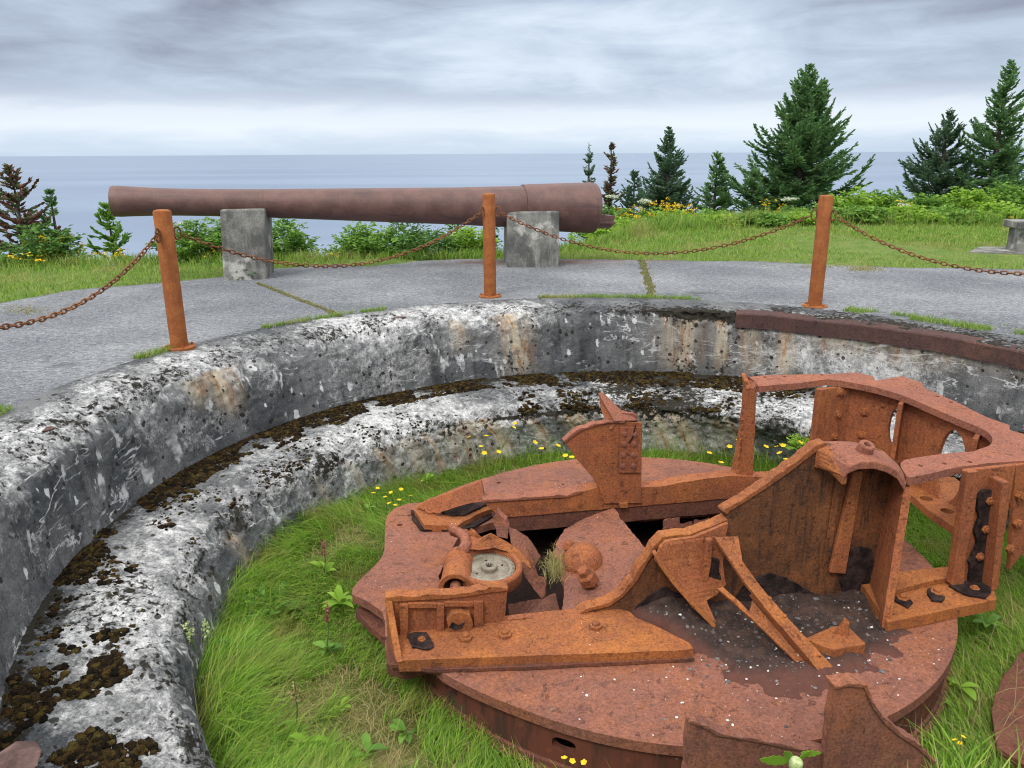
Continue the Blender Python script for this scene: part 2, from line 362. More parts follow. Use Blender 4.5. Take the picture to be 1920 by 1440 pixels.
def moss_mat():
    m = Mat('dark_moss'); f = m.noise(9, 8, .7); r = m.isl(); g = m.noise(120, 3, .75)
    col = m.ramp(m.mth('ADD', m.mth('MULTIPLY', f, .6), m.mth('MULTIPLY', r, .4)), [(.32, (.010, .009, .007)), (.5, (.033, .022, .012)), (.64, (.075, .048, .016)), (.8, (.13, .11, .03))])
    col = m.mix(1.0, col, m.ramp(g, [(.3, (.45,) * 3), (.7, (1.6,) * 3)]), 'MULTIPLY'); m.bump(g, 1.0, .02); return m.fin(col, .98, .05)
MOSS = moss_mat()
SEAMMOSS = soil_mat('seam_moss', [(.3, (.06, .06, .03)), (.6, (.13, .13, .05))], 12)
def dirt_mat():
    m = Mat('dirt'); ed_ = m.attr('edge'); f = m.noise(12, 8, .75); col = m.ramp(f, [(.3, (.016, .012, .011)), (.5, (.05, .032, .027)), (.7, (.11, .06, .045))])
    d = m.vor(30); r = m.sep(m.vor(30, out='Color')); st = m.mth('LESS_THAN', d, m.mth('MULTIPLY', m.mth('POWER', r[0], 2), .4))
    col = m.mix(st, col, m.ramp(r[1], [(0, (.05, .05, .055)), (.6, (.13, .11, .10)), (.97, (.16, .14, .135)), (1, (.5, .5, .48))]))
    d2 = m.vor(85); r2 = m.sep(m.vor(85, out='Color')); st2 = m.mth('LESS_THAN', d2, m.mth('MULTIPLY', m.mth('POWER', r2[0], 3), .4)); col = m.mix(st2, col, m.ramp(r2[1], [(0, (.03,) * 3), (.95, (.10, .09, .085)), (1, (.5, .48, .46))]))
    col = m.mix(m.rng(m.mth('ADD', ed_, m.mth('MULTIPLY', m.mth('SUBTRACT', f, .5), 1.2)), .15, .6), m.mix(m.noise(40, 4, .7), (.075, .033, .026), (.15, .062, .045)), col)
    m.bump(m.mth('ADD', f, m.mth('MULTIPLY', st, .5)), .9, .02); return m.fin(col, .9, .2)
DIRT = dirt_mat()
def leaf_mat(name, stops, trans=.35, rough=.6, patch=None, psc=1.5, spec=.25):
    m = Mat(name); r = m.isl(); col = m.ramp(r, stops)
    if patch: col = m.mix(m.rng(m.noise(psc, 4, .6), .5, .66), col, m.mix(r, patch[0], patch[1]))
    m.fin(col, rough, spec); tr = m.n('ShaderNodeBsdfTranslucent'); m.l(col, tr.inputs[0]); mx = m.n('ShaderNodeMixShader'); mx.inputs[0].default_value = trans
    m.l(m.b.outputs[0], mx.inputs[1]); m.l(tr.outputs[0], mx.inputs[2]); m.l(mx.outputs[0], m.out.inputs[0]); return m.m
LAWN = leaf_mat('lawn_blades', [(0, (.11, .21, .03)), (.5, (.20, .34, .045)), (.85, (.28, .41, .07)), (1, (.42, .40, .16))], .4, .6, ((.26, .31, .07), (.38, .36, .13)), .9)
PITGRASS = leaf_mat('pit_blades', [(0, (.09, .20, .022)), (.45, (.21, .40, .04)), (.8, (.33, .53, .06)), (1, (.50, .46, .17))], .42, .55, ((.22, .27, .05), (.44, .43, .13)), 2.6)
STRAW = leaf_mat('dry_blades', [(0, (.14, .19, .035)), (.4, (.25, .23, .07)), (1, (.48, .39, .20))], .3, .7)
NEEDLE = leaf_mat('spruce_needles', [(0, (.075, .155, .07)), (.45, (.145, .28, .11)), (.8, (.225, .40, .145)), (1, (.34, .48, .18))], .45, .6)
NEEDLE_BLUE = leaf_mat('dark_spruce_needles', [(0, (.065, .125, .082)), (.5, (.12, .215, .125)), (.85, (.185, .30, .165)), (1, (.26, .31, .17))], .45, .6)
NEEDLE_RED = leaf_mat('browned_needles', [(0, (.05, .035, .03)), (.35, (.21, .085, .07)), (.58, (.29, .12, .095)), (.66, (.12, .2, .08)), (1, (.17, .27, .10))], .35, .6)
BARK = simple('bark', (.05, .04, .033), (.11, .09, .075), 30)
LEAF = leaf_mat('shrub_leaves', [(0, (.09, .20, .035)), (.5, (.16, .32, .05)), (1, (.27, .44, .08))], .4)
LEAF_DARK = leaf_mat('dark_shrub_leaves', [(0, (.055, .13, .03)), (.5, (.10, .22, .045)), (1, (.17, .31, .065))], .35)
LEAF_LIME = leaf_mat('lime_leaves', [(0, (.17, .32, .035)), (.5, (.27, .46, .05)), (1, (.40, .56, .09))], .45)
YELLOW = leaf_mat('yellow_petals', [(0, (.70, .42, .01)), (1, (.85, .62, .02))], .25)
UMBEL = leaf_mat('umbel_flowers', [(0, (.50, .55, .38)), (1, (.75, .77, .66))], .3)
PALEFLOWER = leaf_mat('pale_spike_flowers', [(0, (.35, .45, .16)), (1, (.55, .62, .32))], .3)
PINKISH = leaf_mat('faded_pink_flowers', [(0, (.22, .09, .07)), (1, (.35, .15, .10))], .2)
STEM = simple('stem', (.06, .11, .03), (.10, .16, .04), 30)
STONE_WHITE = simple('white_chip', (.5, .5, .48), (.72, .72, .69), 20, .85)
STONE_GREY = simple('grey_pebble', (.06, .065, .07), (.2, .19, .18), 12, .8)
STONE_RED = simple('red_stone', (.075, .042, .037), (.14, .085, .075), 9, .85)
# ================================================================== THE SETTING
PC = Vector((.868, 4.65, 0))
EDGE = [(-40, 11.0), (-12, 11.6), (-8, 11.9), (-5, 12.6), (-1, 12.5), (1.2, 14.0), (3, 17.2), (6, 18.3), (12, 18.0), (40, 17)]
def edge_y(x): return np.interp(x, [e[0] for e in EDGE], [e[1] for e in EDGE])
def ground_z(x, y):
    x = np.asarray(x, float); y = np.asarray(y, float); d = y - edge_y(x); right = np.clip((x - 0) / 4, 0, 1)
    g1 = .62 - .5 * right; brk = 1.0 + 8 * right
    z = np.where(d > 0, -np.minimum(d, brk) * g1 - np.maximum(d - brk, 0) * .62, 0)
    return np.maximum(z, -44)
# ground: one height-field sheet, sunk under the pit and the apron
xs = np.concatenate([np.linspace(-120, -14, 24), np.arange(-13.5, 16, .3), np.linspace(16.5, 120, 24)])
ys = np.concatenate([np.linspace(-60, -4, 12), np.arange(-3.5, 26, .3), np.linspace(27, 100, 30)])
X, Y = np.meshgrid(xs, ys); P = np.stack([X.ravel(), Y.ravel(), np.zeros(X.size)], 1)
zz = ground_z(P[:, 0], P[:, 1]) + .05 * fbm(P, .5, 3) * np.clip((P[:, 1] - 9) / 3, 0, 1)
rp = np.hypot(P[:, 0] - PC.x, P[:, 1] - PC.y)
zz = np.where(rp < 4.5, -1.5, zz - .03); P[:, 2] = zz
nx, ny = len(xs), len(ys); I = np.arange(nx * ny).reshape(ny, nx)
Q = np.stack([I[:-1, :-1].ravel(), I[:-1, 1:].ravel(), I[1:, 1:].ravel(), I[1:, :-1].ravel()], 1)
ground = raw('ground', P, Q, TURF, smooth=True); tag(ground, kind='structure')

# apron: concrete ring round the pit, outer edge read off the photograph
bnd = [G(*p) for p in ((-60, 590), (0, 568), (130, 545), (300, 531), (420, 519), (510, 505), (600, 497), (700, 491), (820, 487), (960, 486), (1100, 486), (1180, 487), (1300, 489), (1400, 490), (1560, 497), (1700, 502), (1920, 505), (2100, 512))]
ba = [math.atan2(p.y - PC.y, p.x - PC.x) for p in bnd]; br = [math.hypot(p.x - PC.x, p.y - PC.y) for p in bnd]
o_ = np.argsort(ba); ba = np.array(ba)[o_]; br = np.array(br)[o_]
NA = 720; th = np.linspace(-PI, PI, NA, endpoint=False)
ro = np.interp(th, np.concatenate([[-PI], ba, [PI]]), np.concatenate([[7.6], br, [7.6]]))
ro = ro + .05 * fbm(np.stack([np.cos(th) * 9, np.sin(th) * 9, th * 0], 1), 1.6, 3)
def apron_r(t): return np.interp(t, th, ro)
NRA = 26; rows = []
for k in range(NRA):
    f = k / (NRA - 1); r = 4.15 + (ro - 4.15) * f
    rows.append(np.stack([PC.x + np.cos(th) * r, PC.y + np.sin(th) * r, np.full(NA, .0)], 1))
rows.append(rows[-1] - np.array([0, 0, .12])); AP = np.concatenate(rows)
AP[:NRA * NA, 2] += .006 * fbm(AP[:NRA * NA], 1.1, 3)
I = np.arange(len(AP)).reshape(NRA + 1, NA); J = np.roll(I, -1, 1)
Q = np.stack([I[:-1].ravel(), I[1:].ravel(), J[1:].ravel(), J[:-1].ravel()], 1)
rb = sum(np.exp(-((AP[:, 0] - c[0]) ** 2 / .5 + (AP[:, 1] - c[1]) ** 2 / .12)) for c in ((.9, 12.0), (-.4, 11.9), (2.2, 12.3)))
apron = raw('concrete_apron', AP, Q, APRON, smooth=True, attrs={'rust': np.clip(rb, 0, 1)}); tag(apron, kind='structure')

# ------------------------------------------------------------------ the pit
NT = 1260; tt = np.linspace(-PI, PI, NT, endpoint=False)
LEFT = [(.868, 4.65, 4.19, .006), (.90, 4.62, 4.03, -.012), (.95, 4.60, 3.92, -.042), (1.0, 4.58, 3.835, -.095), (1.04, 4.57, 3.785, -.21), (1.06, 4.56, 3.77, -.45), (1.08, 4.56, 3.75, -.735),
        (.94, 4.53, 3.28, -.755), (.82, 4.5, 2.90, -.795), (.80, 4.5, 2.80, -.85), (.88, 4.5, 2.80, -.95), (.97, 4.5, 2.85, -1.05), (1.1, 4.5, 2.93, -1.4)]
RIGHT = [(.868, 4.65, 4.19, .006), (.90, 4.62, 3.98, -.008), (.97, 4.58, 3.86, -.02), (1.02, 4.57, 3.775, -.035), (1.06, 4.56, 3.755, -.14), (1.07, 4.56, 3.75, -.42), (1.08, 4.56, 3.75, -.735), (.94, 4.53, 3.28, -.75), (.84, 4.5, 2.86, -.785), (.84, 4.5, 2.81, -.815), (.90, 4.5, 2.82, -.93), (.98, 4.5, 2.86, -1.05), (1.1, 4.5, 2.93, -1.4)]
COUNT = [10, 10, 10, 12, 16, 22, 34, 34, 12, 12, 10, 18]
def smooth01(a): a = np.clip(a, 0, 1); return a * a * (3 - 2 * a)
deg = np.degrees(tt); wl = np.where(deg >= 0, smooth01((deg - 78) / 30), smooth01((-deg - 60) / 40))
prof = []; sidx = []
for k in range(12):
    for j in range(COUNT[k]):
        f = j / COUNT[k]; prof.append((k, f)); sidx.append(k + f)
prof.append((11, 1.0)); sidx.append(12.0); sidx = np.array(sidx); NS = len(prof)
def ctrl(L, k, f): a, b = L[k], L[k + 1]; return [a[i] + (b[i] - a[i]) * f for i in range(4)]
A1 = np.array([ctrl(LEFT, *p) for p in prof]); A2 = np.array([ctrl(RIGHT, *p) for p in prof])
def sm(A):
    B = A.copy()
    for _ in range(3): B[1:-1] = (B[:-2] + B[1:-1] * 2 + B[2:]) / 4
    B[sidx == 6] = A[sidx == 6]; return B
A1, A2 = sm(A1), sm(A2)
w = wl[None, :]; K = A1[:, None, :] * w[..., None] + A2[:, None, :] * (1 - w[..., None])
ct, st = np.cos(tt)[None, :], np.sin(tt)[None, :]
PX = K[..., 0] + K[..., 2] * ct; PY = K[..., 1] + K[..., 2] * st; PZ = K[..., 3] + 0 * ct
PP = np.stack([PX, PY, PZ], -1)
dS = np.gradient(PP, axis=0); dT = np.roll(PP, -1, 1) - np.roll(PP, 1, 1); NN = np.cross(dT, dS); NN /= np.linalg.norm(NN, axis=-1, keepdims=True) + 1e-9
flatp = PP.reshape(-1, 3)
sg = np.repeat(sidx, NT); dg = np.tile(deg, NS)
bumpw = np.interp(sg, [0, .6, 1, 2.5, 4, 5, 6, 7, 8, 8.6, 9.5, 10.2, 12], [0, .2, .8, 1.5, 1.1, .45, .25, .7, 1.3, 2.0, 2.0, 1.0, .7])
bumpw = bumpw * np.where(sg < 6, .35 + .65 * np.tile(wl, NS), 1)
n1 = fbm(flatp, 1.4, 3); n2 = fbm(flatp + 9, 6.5, 4); n3 = fbm(flatp + 3, 26, 3); pit = np.clip(fbm(flatp + 5, 10, 3) - .55, 0, 1)
d = bumpw * (.022 * n1 + .015 * n2 + .006 * n3 - .045 * pit)
d = d + .003 * n3
# the crumbled lip of the ledge at the far side, with a hollow under it
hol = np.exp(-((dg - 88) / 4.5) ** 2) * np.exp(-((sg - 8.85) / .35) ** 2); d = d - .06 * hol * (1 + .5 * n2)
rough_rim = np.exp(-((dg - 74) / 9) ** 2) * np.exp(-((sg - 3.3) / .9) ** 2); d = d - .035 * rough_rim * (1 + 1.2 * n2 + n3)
FP = flatp + NN.reshape(-1, 3) * d[:, None]
# stains, and the shade of the hollow put into the dark mask
def bell(x, c, s): return np.exp(-((x - c) / s) ** 2)
upper = (sg < 6); vertf = np.interp(sg, [0, 2.4, 3.6, 6, 6.01, 8.6, 9.6, 12], [0, .1, 1, 1, 0, 0, 1, 1])
lw = np.tile(wl, NS)
white = np.interp(sg, [0, .5, 1.5, 3, 4, 5.5, 6, 6.8, 7.4, 8.5, 9.2, 9.9, 11, 12], [.35, .8, 1.05, .95, .55, .40, .1, .85, .95, 1.0, .85, .35, .40, .45])
white = white + .45 * (sg > 9.4) * bell(dg, 105, 40)
white = white - .55 * (1 - lw) * np.interp(sg, [0, 3.2, 4.0], [1, 1, 0]) * (dg > -20)
white = white + .75 * bell(dg, 50, 8) * bell(sg, 5.0, .8) + .5 * bell(dg, 61, 6) * bell(sg, 5.3, .7) + .42 * bell(dg, 163, 7) * bell(sg, 4.8, 1.0) + .3 * bell(dg, 147, 5) * bell(sg, 4.6, 1)
white = white - .35 * bell(dg, 90, 9) * upper + .25 * fbm(flatp, .8, 3) - .3 * bell(dg, 90, 6) * bell(sg, 8.85, .4)
white = white - .5 * (np.abs(dg) > 172) * np.interp(sg, [3.2, 4.2, 6, 6.1], [0, 1, 1, 0])
rustm = 0 * sg
for c, s_, top, bot, amp in ((95, 2.4, 9.2, 12, 1.2), (88, 1.6, 9.2, 12, 1.2), (104, 1.5, 9.3, 12, .6), (126, 1.4, 9.3, 12, .6), (155, 2.2, 3.1, 5.2, 1.0), (159.5, 1.6, 3.2, 4.6, .6), (105.5, 2.4, 2.9, 6, .95), (115, 1.3, 3.0, 4.9, .7), (78, 3.2, 3.4, 6, .8), (71.5, 1.1, 3.2, 6, 1.0), (67, 2, 3.2, 6, .6), (61.5, 1.3, 3.2, 6, 1.0), (54, 5, 3.3, 5, .55), (44, 6, 3.2, 5, .5), (32, 8, 3.2, 4.6, .45),
                            (113, 2.0, 9, 12, 1.25), (116.5, 2.2, 9, 12, .7), (80, 2.0, 8.9, 12, 1.3), (75, 1.8, 9.1, 12, 1.2), (66, 3, 9.2, 12, .7), (131, 3, 9.4, 12, .55), (121, 3.5, 9.4, 12, .6), (137, 1.5, 9.4, 12, .5), (144, 1.2, 9.6, 12, .4), (152, 1.0, 9.5, 12, .4), (173.5, 1.2, 9.3, 12, .6), (188, 1.0, 9.3, 12, .6)):
    rustm = rustm + amp * bell(dg, c, s_) * smooth01((sg - top + .15) / .3) * smooth01((bot - sg) / 1.0 + .25)
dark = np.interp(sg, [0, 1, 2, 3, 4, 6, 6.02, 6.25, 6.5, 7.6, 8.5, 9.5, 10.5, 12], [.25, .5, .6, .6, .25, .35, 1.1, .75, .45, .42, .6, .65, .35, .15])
dark = dark + .9 * hol + 1.1 * rough_rim + .55 * bell(dg, 80, 16) * bell(sg, 7.6, 1.6) + .5 * bell(dg, 100, 12) * bell(sg, 9.2, .3) + .45 * (dg > 8) * (dg < 62) * np.interp(sg, [1, 3, 3.4], [.8, .8, 0]) + .25 * bell(np.abs(dg), 163, 9) * (dg < 0) * bell(sg, 7.3, .8)  # the hol term paints the shade inside the hollow
arcs = np.concatenate([[0], np.cumsum(np.linalg.norm(np.diff(A1[:, 2:4], axis=0), axis=1))])
UVp = np.stack([np.tile(tt * 3.6, NS), np.repeat(-arcs, NT)], 1)
gun_pit = empty('gun_pit', (PC.x, PC.y, -1.2), 'round sunken gun pit of weathered grey and white concrete with a stepped ledge', 'gun pit')
def pit_part(name, s0, s1):
    j = np.where((sidx >= s0) & (sidx <= s1))[0]; a, b = j[0], j[-1]; I = np.arange((b - a + 1) * (NT)).reshape(b - a + 1, NT)
    sl = slice(a * NT, (b + 1) * NT); J = np.roll(I, -1, 1)
    Q = np.stack([I[:-1].ravel(), J[:-1].ravel(), J[1:].ravel(), I[1:].ravel()], 1)
    return raw(name, FP[sl], Q, CONCRETE, gun_pit, smooth=True, uv=UVp[sl], attrs={'white': white[sl], 'rust': np.clip(rustm[sl], 0, 1.2), 'dark': dark[sl], 'vert': vertf[sl]})
pit_part('parapet', 0, 6); pit_part('ledge', 6, 8); pit_part('inner_wall', 8, 12)
def pit_pt(t, s):
    """a point of the finished pit surface: angle in degrees, profile station"""
    i = int(round((rad(t) + PI) / (2 * PI) * NT)) % NT; j = int(np.argmin(np.abs(sidx - s))); return Vector(FP[j * NT + i])
# iron edging on the lip, right half: an angle iron
mb = MB(); n = 90; vs = []; fs = []
for i in range(n + 1):
    a = rad(69.5 - i * 95 / n); sec = [(3.738, -.045), (3.738, -.185), (3.752, -.185), (3.762, -.062), (3.86, -.028), (3.86, -.012), (3.75, -.032)]
    sag = .012 * mnoise.noise(Vector((i * .12, 0, 0)))
    for r, z in sec: vs.append((1.06 + math.cos(a) * r, 4.56 + math.sin(a) * r, z + sag))
m_ = 7
for i in range(n):
    for k in range(m_): fs.append((i * m_ + k, i * m_ + (k + 1) % m_, (i + 1) * m_ + (k + 1) % m_, (i + 1) * m_ + k))
fs += [tuple(range(m_)), tuple(range(n * m_, (n + 1) * m_))]
mb.add(vs, fs).build('iron_edging', RUST_RAIL, gun_pit, label='dark rusty angle iron along the lip of the pit')

# pit floor
NF = 120; rr = np.linspace(0, 3.2, 40); TH = np.linspace(0, 2 * PI, NF, endpoint=False)
FR = np.concatenate([np.stack([1.05 + np.cos(TH) * r, 4.5 + np.sin(TH) * r, np.full(NF, -1.25)], 1) for r in rr])
FR[:, 2] += .035 * fbm(FR, 1.7, 4) - .09 * np.clip((FR[:, 1] - 5.6) / .9, 0, 1)
I = np.arange(len(FR)).reshape(40, NF); J = np.roll(I, -1, 1)
floor_ = raw('pit_ground', FR, np.stack([I[:-1].ravel(), I[1:].ravel(), J[1:].ravel(), J[:-1].ravel()], 1), PITSOIL, smooth=True); tag(floor_, kind='structure')

# ------------------------------------------------------------------ sea and sky
def sea_mat():
    m = Mat('sea_water'); p = m.pos(); a = m.noise(.11, 5, .6, m.map(p, (1, 2.2, 1))); b = m.noise(.0032, 4, .55, m.map(p, (.3, 1.6, 1)))
    col = m.mix(m.rng(b, .4, .6), (.125, .18, .265), (.165, .225, .315)); m.bump(m.mth('ADD', a, m.mth('MULTIPLY', m.noise(.6, 3, .6), .25)), .05, 2.0)
    far = m.n('ShaderNodeVectorMath', operation='LENGTH'); m.l(p, far.inputs[0])
    return m.fin(col, .28, .4)
SEA = sea_mat()
xe = np.array([-60000, -8000, -1500, -300, 300, 1500, 8000, 60000.]); ye = np.array([-200, 60, 400, 1500, 6000, 20000, 70000.])
X, Y = np.meshgrid(xe, ye); P = np.stack([X.ravel(), Y.ravel(), np.full(X.size, -42.0)], 1); I = np.arange(X.size).reshape(X.shape)
sea = raw('sea', P, np.stack([I[:-1, :-1].ravel(), I[:-1, 1:].ravel(), I[1:, 1:].ravel(), I[1:, :-1].ravel()], 1), SEA); tag(sea, kind='structure')

SUN_EL, SUN_AZ = rad(52), rad(-150)      # high, behind the viewer's left, through thick cloud
wd = bpy.data.worlds.new('World'); S.world = wd; wd.use_nodes = True; t = wd.node_tree; t.nodes.clear()
class WN(Mat):
    def __init__(s): s.t = t; s._co = None
w_ = WN(); tc = w_.n('ShaderNodeTexCoord').outputs['Generated']; sx, sy, sz = w_.sep(tc)
el = w_.mth('MAXIMUM', sz, 0.0); den = w_.mth('ADD', el, .19)
cv = w_.n('ShaderNodeCombineXYZ'); w_.l(w_.mth('DIVIDE', sx, den), cv.inputs[0]); w_.l(w_.mth('DIVIDE', sy, den), cv.inputs[1])
pl_ = cv.outputs[0]
c1 = w_.noise(2.1, 7, .52, w_.map(tc, (1, 1, 4.6), (3.4, .6, .35)), dist=.7); c2 = w_.noise(6.5, 6, .6, w_.map(tc, (1, 1, 5.5), (1.2, 4.0, .8)), dist=.6)
cl = w_.mth('ADD', w_.mth('MULTIPLY', c1, .72), w_.mth('MULTIPLY', c2, .28))
low = w_.ramp(cl, [(.35, (.275, .305, .40)), (.45, (.405, .47, .595)), (.55, (.535, .63, .77)), (.66, (.72, .82, .94))])
band = w_.ramp(w_.mth('ADD', sz, w_.mth('MULTIPLY', w_.mth('SUBTRACT', c2, .5), .035)), [(0, (.60, .72, .87)), (.012, (.68, .79, .92)), (.03, (.88, .96, 1.04)), (.05, (.82, .90, 1.0)), (.07, (.60, .67, .80)), (1, (.58, .65, .78))])
bf = w_.rng(w_.mth('ADD', sz, w_.mth('MULTIPLY', w_.mth('SUBTRACT', cl, .5), .10)), .085, .045)
col = w_.mix(w_.mth('MULTIPLY', bf, .88), low, band)
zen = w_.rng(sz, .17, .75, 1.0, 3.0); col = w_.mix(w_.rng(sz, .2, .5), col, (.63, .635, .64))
sk = w_.n('ShaderNodeTexSky', sky_type='NISHITA'); sk.sun_disc = False; sk.sun_elevation = SUN_EL; sk.sun_rotation = SUN_AZ; sk.altitude = 50; sk.dust_density = 3
b1 = w_.n('ShaderNodeBackground'); w_.l(sk.outputs[0], b1.inputs[0]); b1.inputs[1].default_value = .05
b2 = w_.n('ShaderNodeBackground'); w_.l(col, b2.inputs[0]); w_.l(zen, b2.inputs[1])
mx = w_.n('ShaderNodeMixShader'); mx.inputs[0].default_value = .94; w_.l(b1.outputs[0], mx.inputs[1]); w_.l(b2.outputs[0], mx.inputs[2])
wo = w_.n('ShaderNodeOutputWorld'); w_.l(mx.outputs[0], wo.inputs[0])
sl = bpy.data.lights.new('sun', 'SUN'); sl.energy = 1.8; sl.angle = rad(18); sl.color = (1, .96, .9)
so = bpy.data.objects.new('sun', sl); COL.objects.link(so)
sd = Vector((math.sin(SUN_AZ) * math.cos(SUN_EL), math.cos(SUN_AZ) * math.cos(SUN_EL), math.sin(SUN_EL)))
so.rotation_euler = (-sd).to_track_quat('-Z', 'Y').to_euler(); so.location = (0, -5, 20)
cam = bpy.data.cameras.new('camera'); co = bpy.data.objects.new('camera', cam); COL.objects.link(co)
cam.sensor_width = 36; cam.lens = 36 * FPX / 1920; cam.clip_start = .05; cam.clip_end = 120000
c_, s_ = math.cos(ROLL), math.sin(ROLL); ix = RT * c_ + UP * s_; iy = RT * -s_ + UP * c_
R = Matrix((ix, iy, -FW)).transposed().to_4x4(); co.matrix_world = Matrix.Translation(EYE) @ R; S.camera = co
S.cycles.filter_width = 1.1
S.view_settings.view_transform = 'Standard'; S.view_settings.look = 'None'; S.view_settings.exposure = .12; S.view_settings.gamma = 1
# ================================================================== THE WRECKED CARRIAGE
def cutout(o, cutters):
    """really cut the holes, then throw the cutters away"""
    dg_ = bpy.context.evaluated_depsgraph_get()
    cs = []
    for mb in cutters:
        c = mb.build('cutter', TAR); cs.append(c)
        md = o.modifiers.new('cut', 'BOOLEAN'); md.object = c; md.operation = 'DIFFERENCE'; md.solver = 'EXACT'
    mods = [m for m in o.modifiers if m.type == 'BEVEL']; keep = [(m.width, m.segments) for m in mods]
    for m in mods: o.modifiers.remove(m)
    bpy.context.view_layer.update(); dg_ = bpy.context.evaluated_depsgraph_get()
    me = bpy.data.meshes.new_from_object(o.evaluated_get(dg_)); old = o.data; o.modifiers.clear(); o.data = me; bpy.data.meshes.remove(old)
    for c in cs:
        cm = c.data; bpy.data.objects.remove(c); bpy.data.meshes.remove(cm)
    for w, s in keep:
        b = o.modifiers.new('bevel', 'BEVEL'); b.width = w; b.segments = s; b.limit_method = 'ANGLE'; b.angle_limit = rad(35)
    return o
def rod(p, ax, r, h): return MB().lathe([(0, h), (r, h), (r, -h), (0, -h)], p, ax, 20)
carriage = empty('gun_carriage', W(0, 0, -1.22), 'wrecked rusty gun carriage on a round turntable inside the concrete pit', 'gun carriage')

# --- deck plate with its broken well
ZD = DECK; cx = lambda a, r=1.70: W(r * math.cos(rad(a)), r * math.sin(rad(a)), ZD)
def dz(x, y): return G(x, y, ZD)
lob = [dz(*p) for p in ((830, 1262), (815, 1248), (790, 1243), (735, 1243), (722, 1215), (722, 1165), (716, 1146), (690, 1128), (660, 1114), (661, 1103), (672, 1090), (705, 1058), (716, 1045), (721, 1030), (722, 985), (726, 966), (740, 953), (765, 944), (790, 942), (830, 925))]
def ang(p): u, v, _ = uvz(p); return math.degrees(math.atan2(v, u)), math.hypot(u, v)
a_end, r_e = ang(lob[0]); a_st, r_s = ang(lob[-1])
deck = []
a0 = a_end % 360; a1 = a_st % 360 + 360; n = 110
for i in range(n + 1):
    a = a0 + (a1 - a0) * i / n; fe = max(0, 1 - i / 7); fs_ = max(0, 1 - (n - i) / 9)
    deck.append(cx(a, 1.70 + (r_e - 1.70) * fe ** 1.5 + (r_s - 1.70) * fs_ ** 1.5))
deck += list(reversed(lob))[1:-1]
well = [dz(*p) for p in ((835, 1112), (822, 1080), (836, 1050), (855, 1015), (880, 990), (950, 975), (1160, 968), (1400, 950))] + [W(.80, .5, ZD), W(.80, -.45, ZD)] + [dz(*p) for p in ((1300, 1130), (1180, 1148), (1085, 1160), (900, 1165))]
o = MB().plate([deck, jag(well, .012, .04)], (0, 0, -.055)).build('deck_plate', RUST_DECK, carriage, .006)
cutout(o, [rod(dz(x, y), EZ, r, .2) for x, y, r in ((750, 984, .021), (768, 966, .014), (935, 905, .018), (922, 927, .016), (1056, 908, .013))])
deck_plate = o
# second plate that shows under the lobe
lower = [dz(*p) for p in ((760, 1225), (724, 1215), (722, 1165), (690, 1140), (664, 1114), (668, 1106), (740, 1070), (800, 1100), (860, 1200))]
MB().plate([lower], (0, 0, -.05)).build('lower_plate', RUST_SIDE, carriage, .005).location.z -= .115
for x, y in ((722, 1160), (760, 1195), (740, 1100)): MB().lathe([(0, 0), (.05, 0), (.05, -.06), (0, -.06)], dz(x, y) + Vector((.08, .06, -.055)), EZ, 12).build('spacer', RUST_SIDE, carriage)
# --- drum under the deck, with slots
RD = 1.675; dm = MB().lathe([(1.635, -.05), (1.65, -.05), (RD, -.058), (RD, -.33), (1.635, -.33), (1.635, -.05)], W(0, 0, ZD), EZ, 160)
drum = dm.build('drum', DRUM_SIDE, carriage, smooth=False)
def slot(x, y, hw, hh):
    n0 = Vector((0, 0, 0)); r = ray(x, y); o0 = EYE - MO
    a = r.x ** 2 + r.y ** 2; b = 2 * (r.x * o0.x + r.y * o0.y); c = o0.x ** 2 + o0.y ** 2 - RD * RD; t_ = (-b - math.sqrt(max(0, b * b - 4 * a * c))) / (2 * a)
    p = EYE + r * t_; nr = Vector((p.x - MO.x, p.y - MO.y, 0)).normalized(); e = EZ.cross(nr)
    vs = []; N = 20
    for s in (-.3, .12):
        for i in range(N):
            q = 2 * PI * i / N; cc, ss = math.cos(q), math.sin(q); vs.append(p + nr * s + e * hw * math.copysign(abs(cc) ** .7, cc) + EZ * hh * math.copysign(abs(ss) ** .7, ss))
    return MB().add(vs, [tuple(range(N)), tuple(range(N, 2 * N))] + [(i, (i + 1) % N, N + (i + 1) % N, N + i) for i in range(N)])
cutout(drum, [slot(1057, 1398, .060, .036), slot(846, 1292, .052, .034), slot(905, 1394, .05, .03)])
for p in drum.data.polygons: p.use_smooth = True
if hasattr(drum.data, 'set_sharp_from_angle'): drum.data.set_sharp_from_angle(angle=rad(30))
MB().lathe([(RD - .06, -.24), (RD + .004, -.25), (RD + .012, -.258), (RD + .012, -.285), (RD + .03, -.295), (RD + .035, -.37), (RD - .06, -.37), (RD - .06, -.24)], W(0, 0, ZD), EZ, 160).build('base_ring', RUST_SIDE, carriage, smooth=False)
# --- inside of the well: toothed ring and floor
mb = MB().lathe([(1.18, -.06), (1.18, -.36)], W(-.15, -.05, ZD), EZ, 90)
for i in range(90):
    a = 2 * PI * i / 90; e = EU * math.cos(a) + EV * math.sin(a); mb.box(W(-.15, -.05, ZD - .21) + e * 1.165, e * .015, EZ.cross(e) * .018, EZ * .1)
mb.build('toothed_ring', RUST_WELL_SHADED, carriage)
MB().lathe([(0, 0), (1.4, 0), (1.4, -.02), (0, -.02)], W(0, 0, -1.21), EZ, 60).build('well_floor', RUST_WELL_SHADED, carriage)

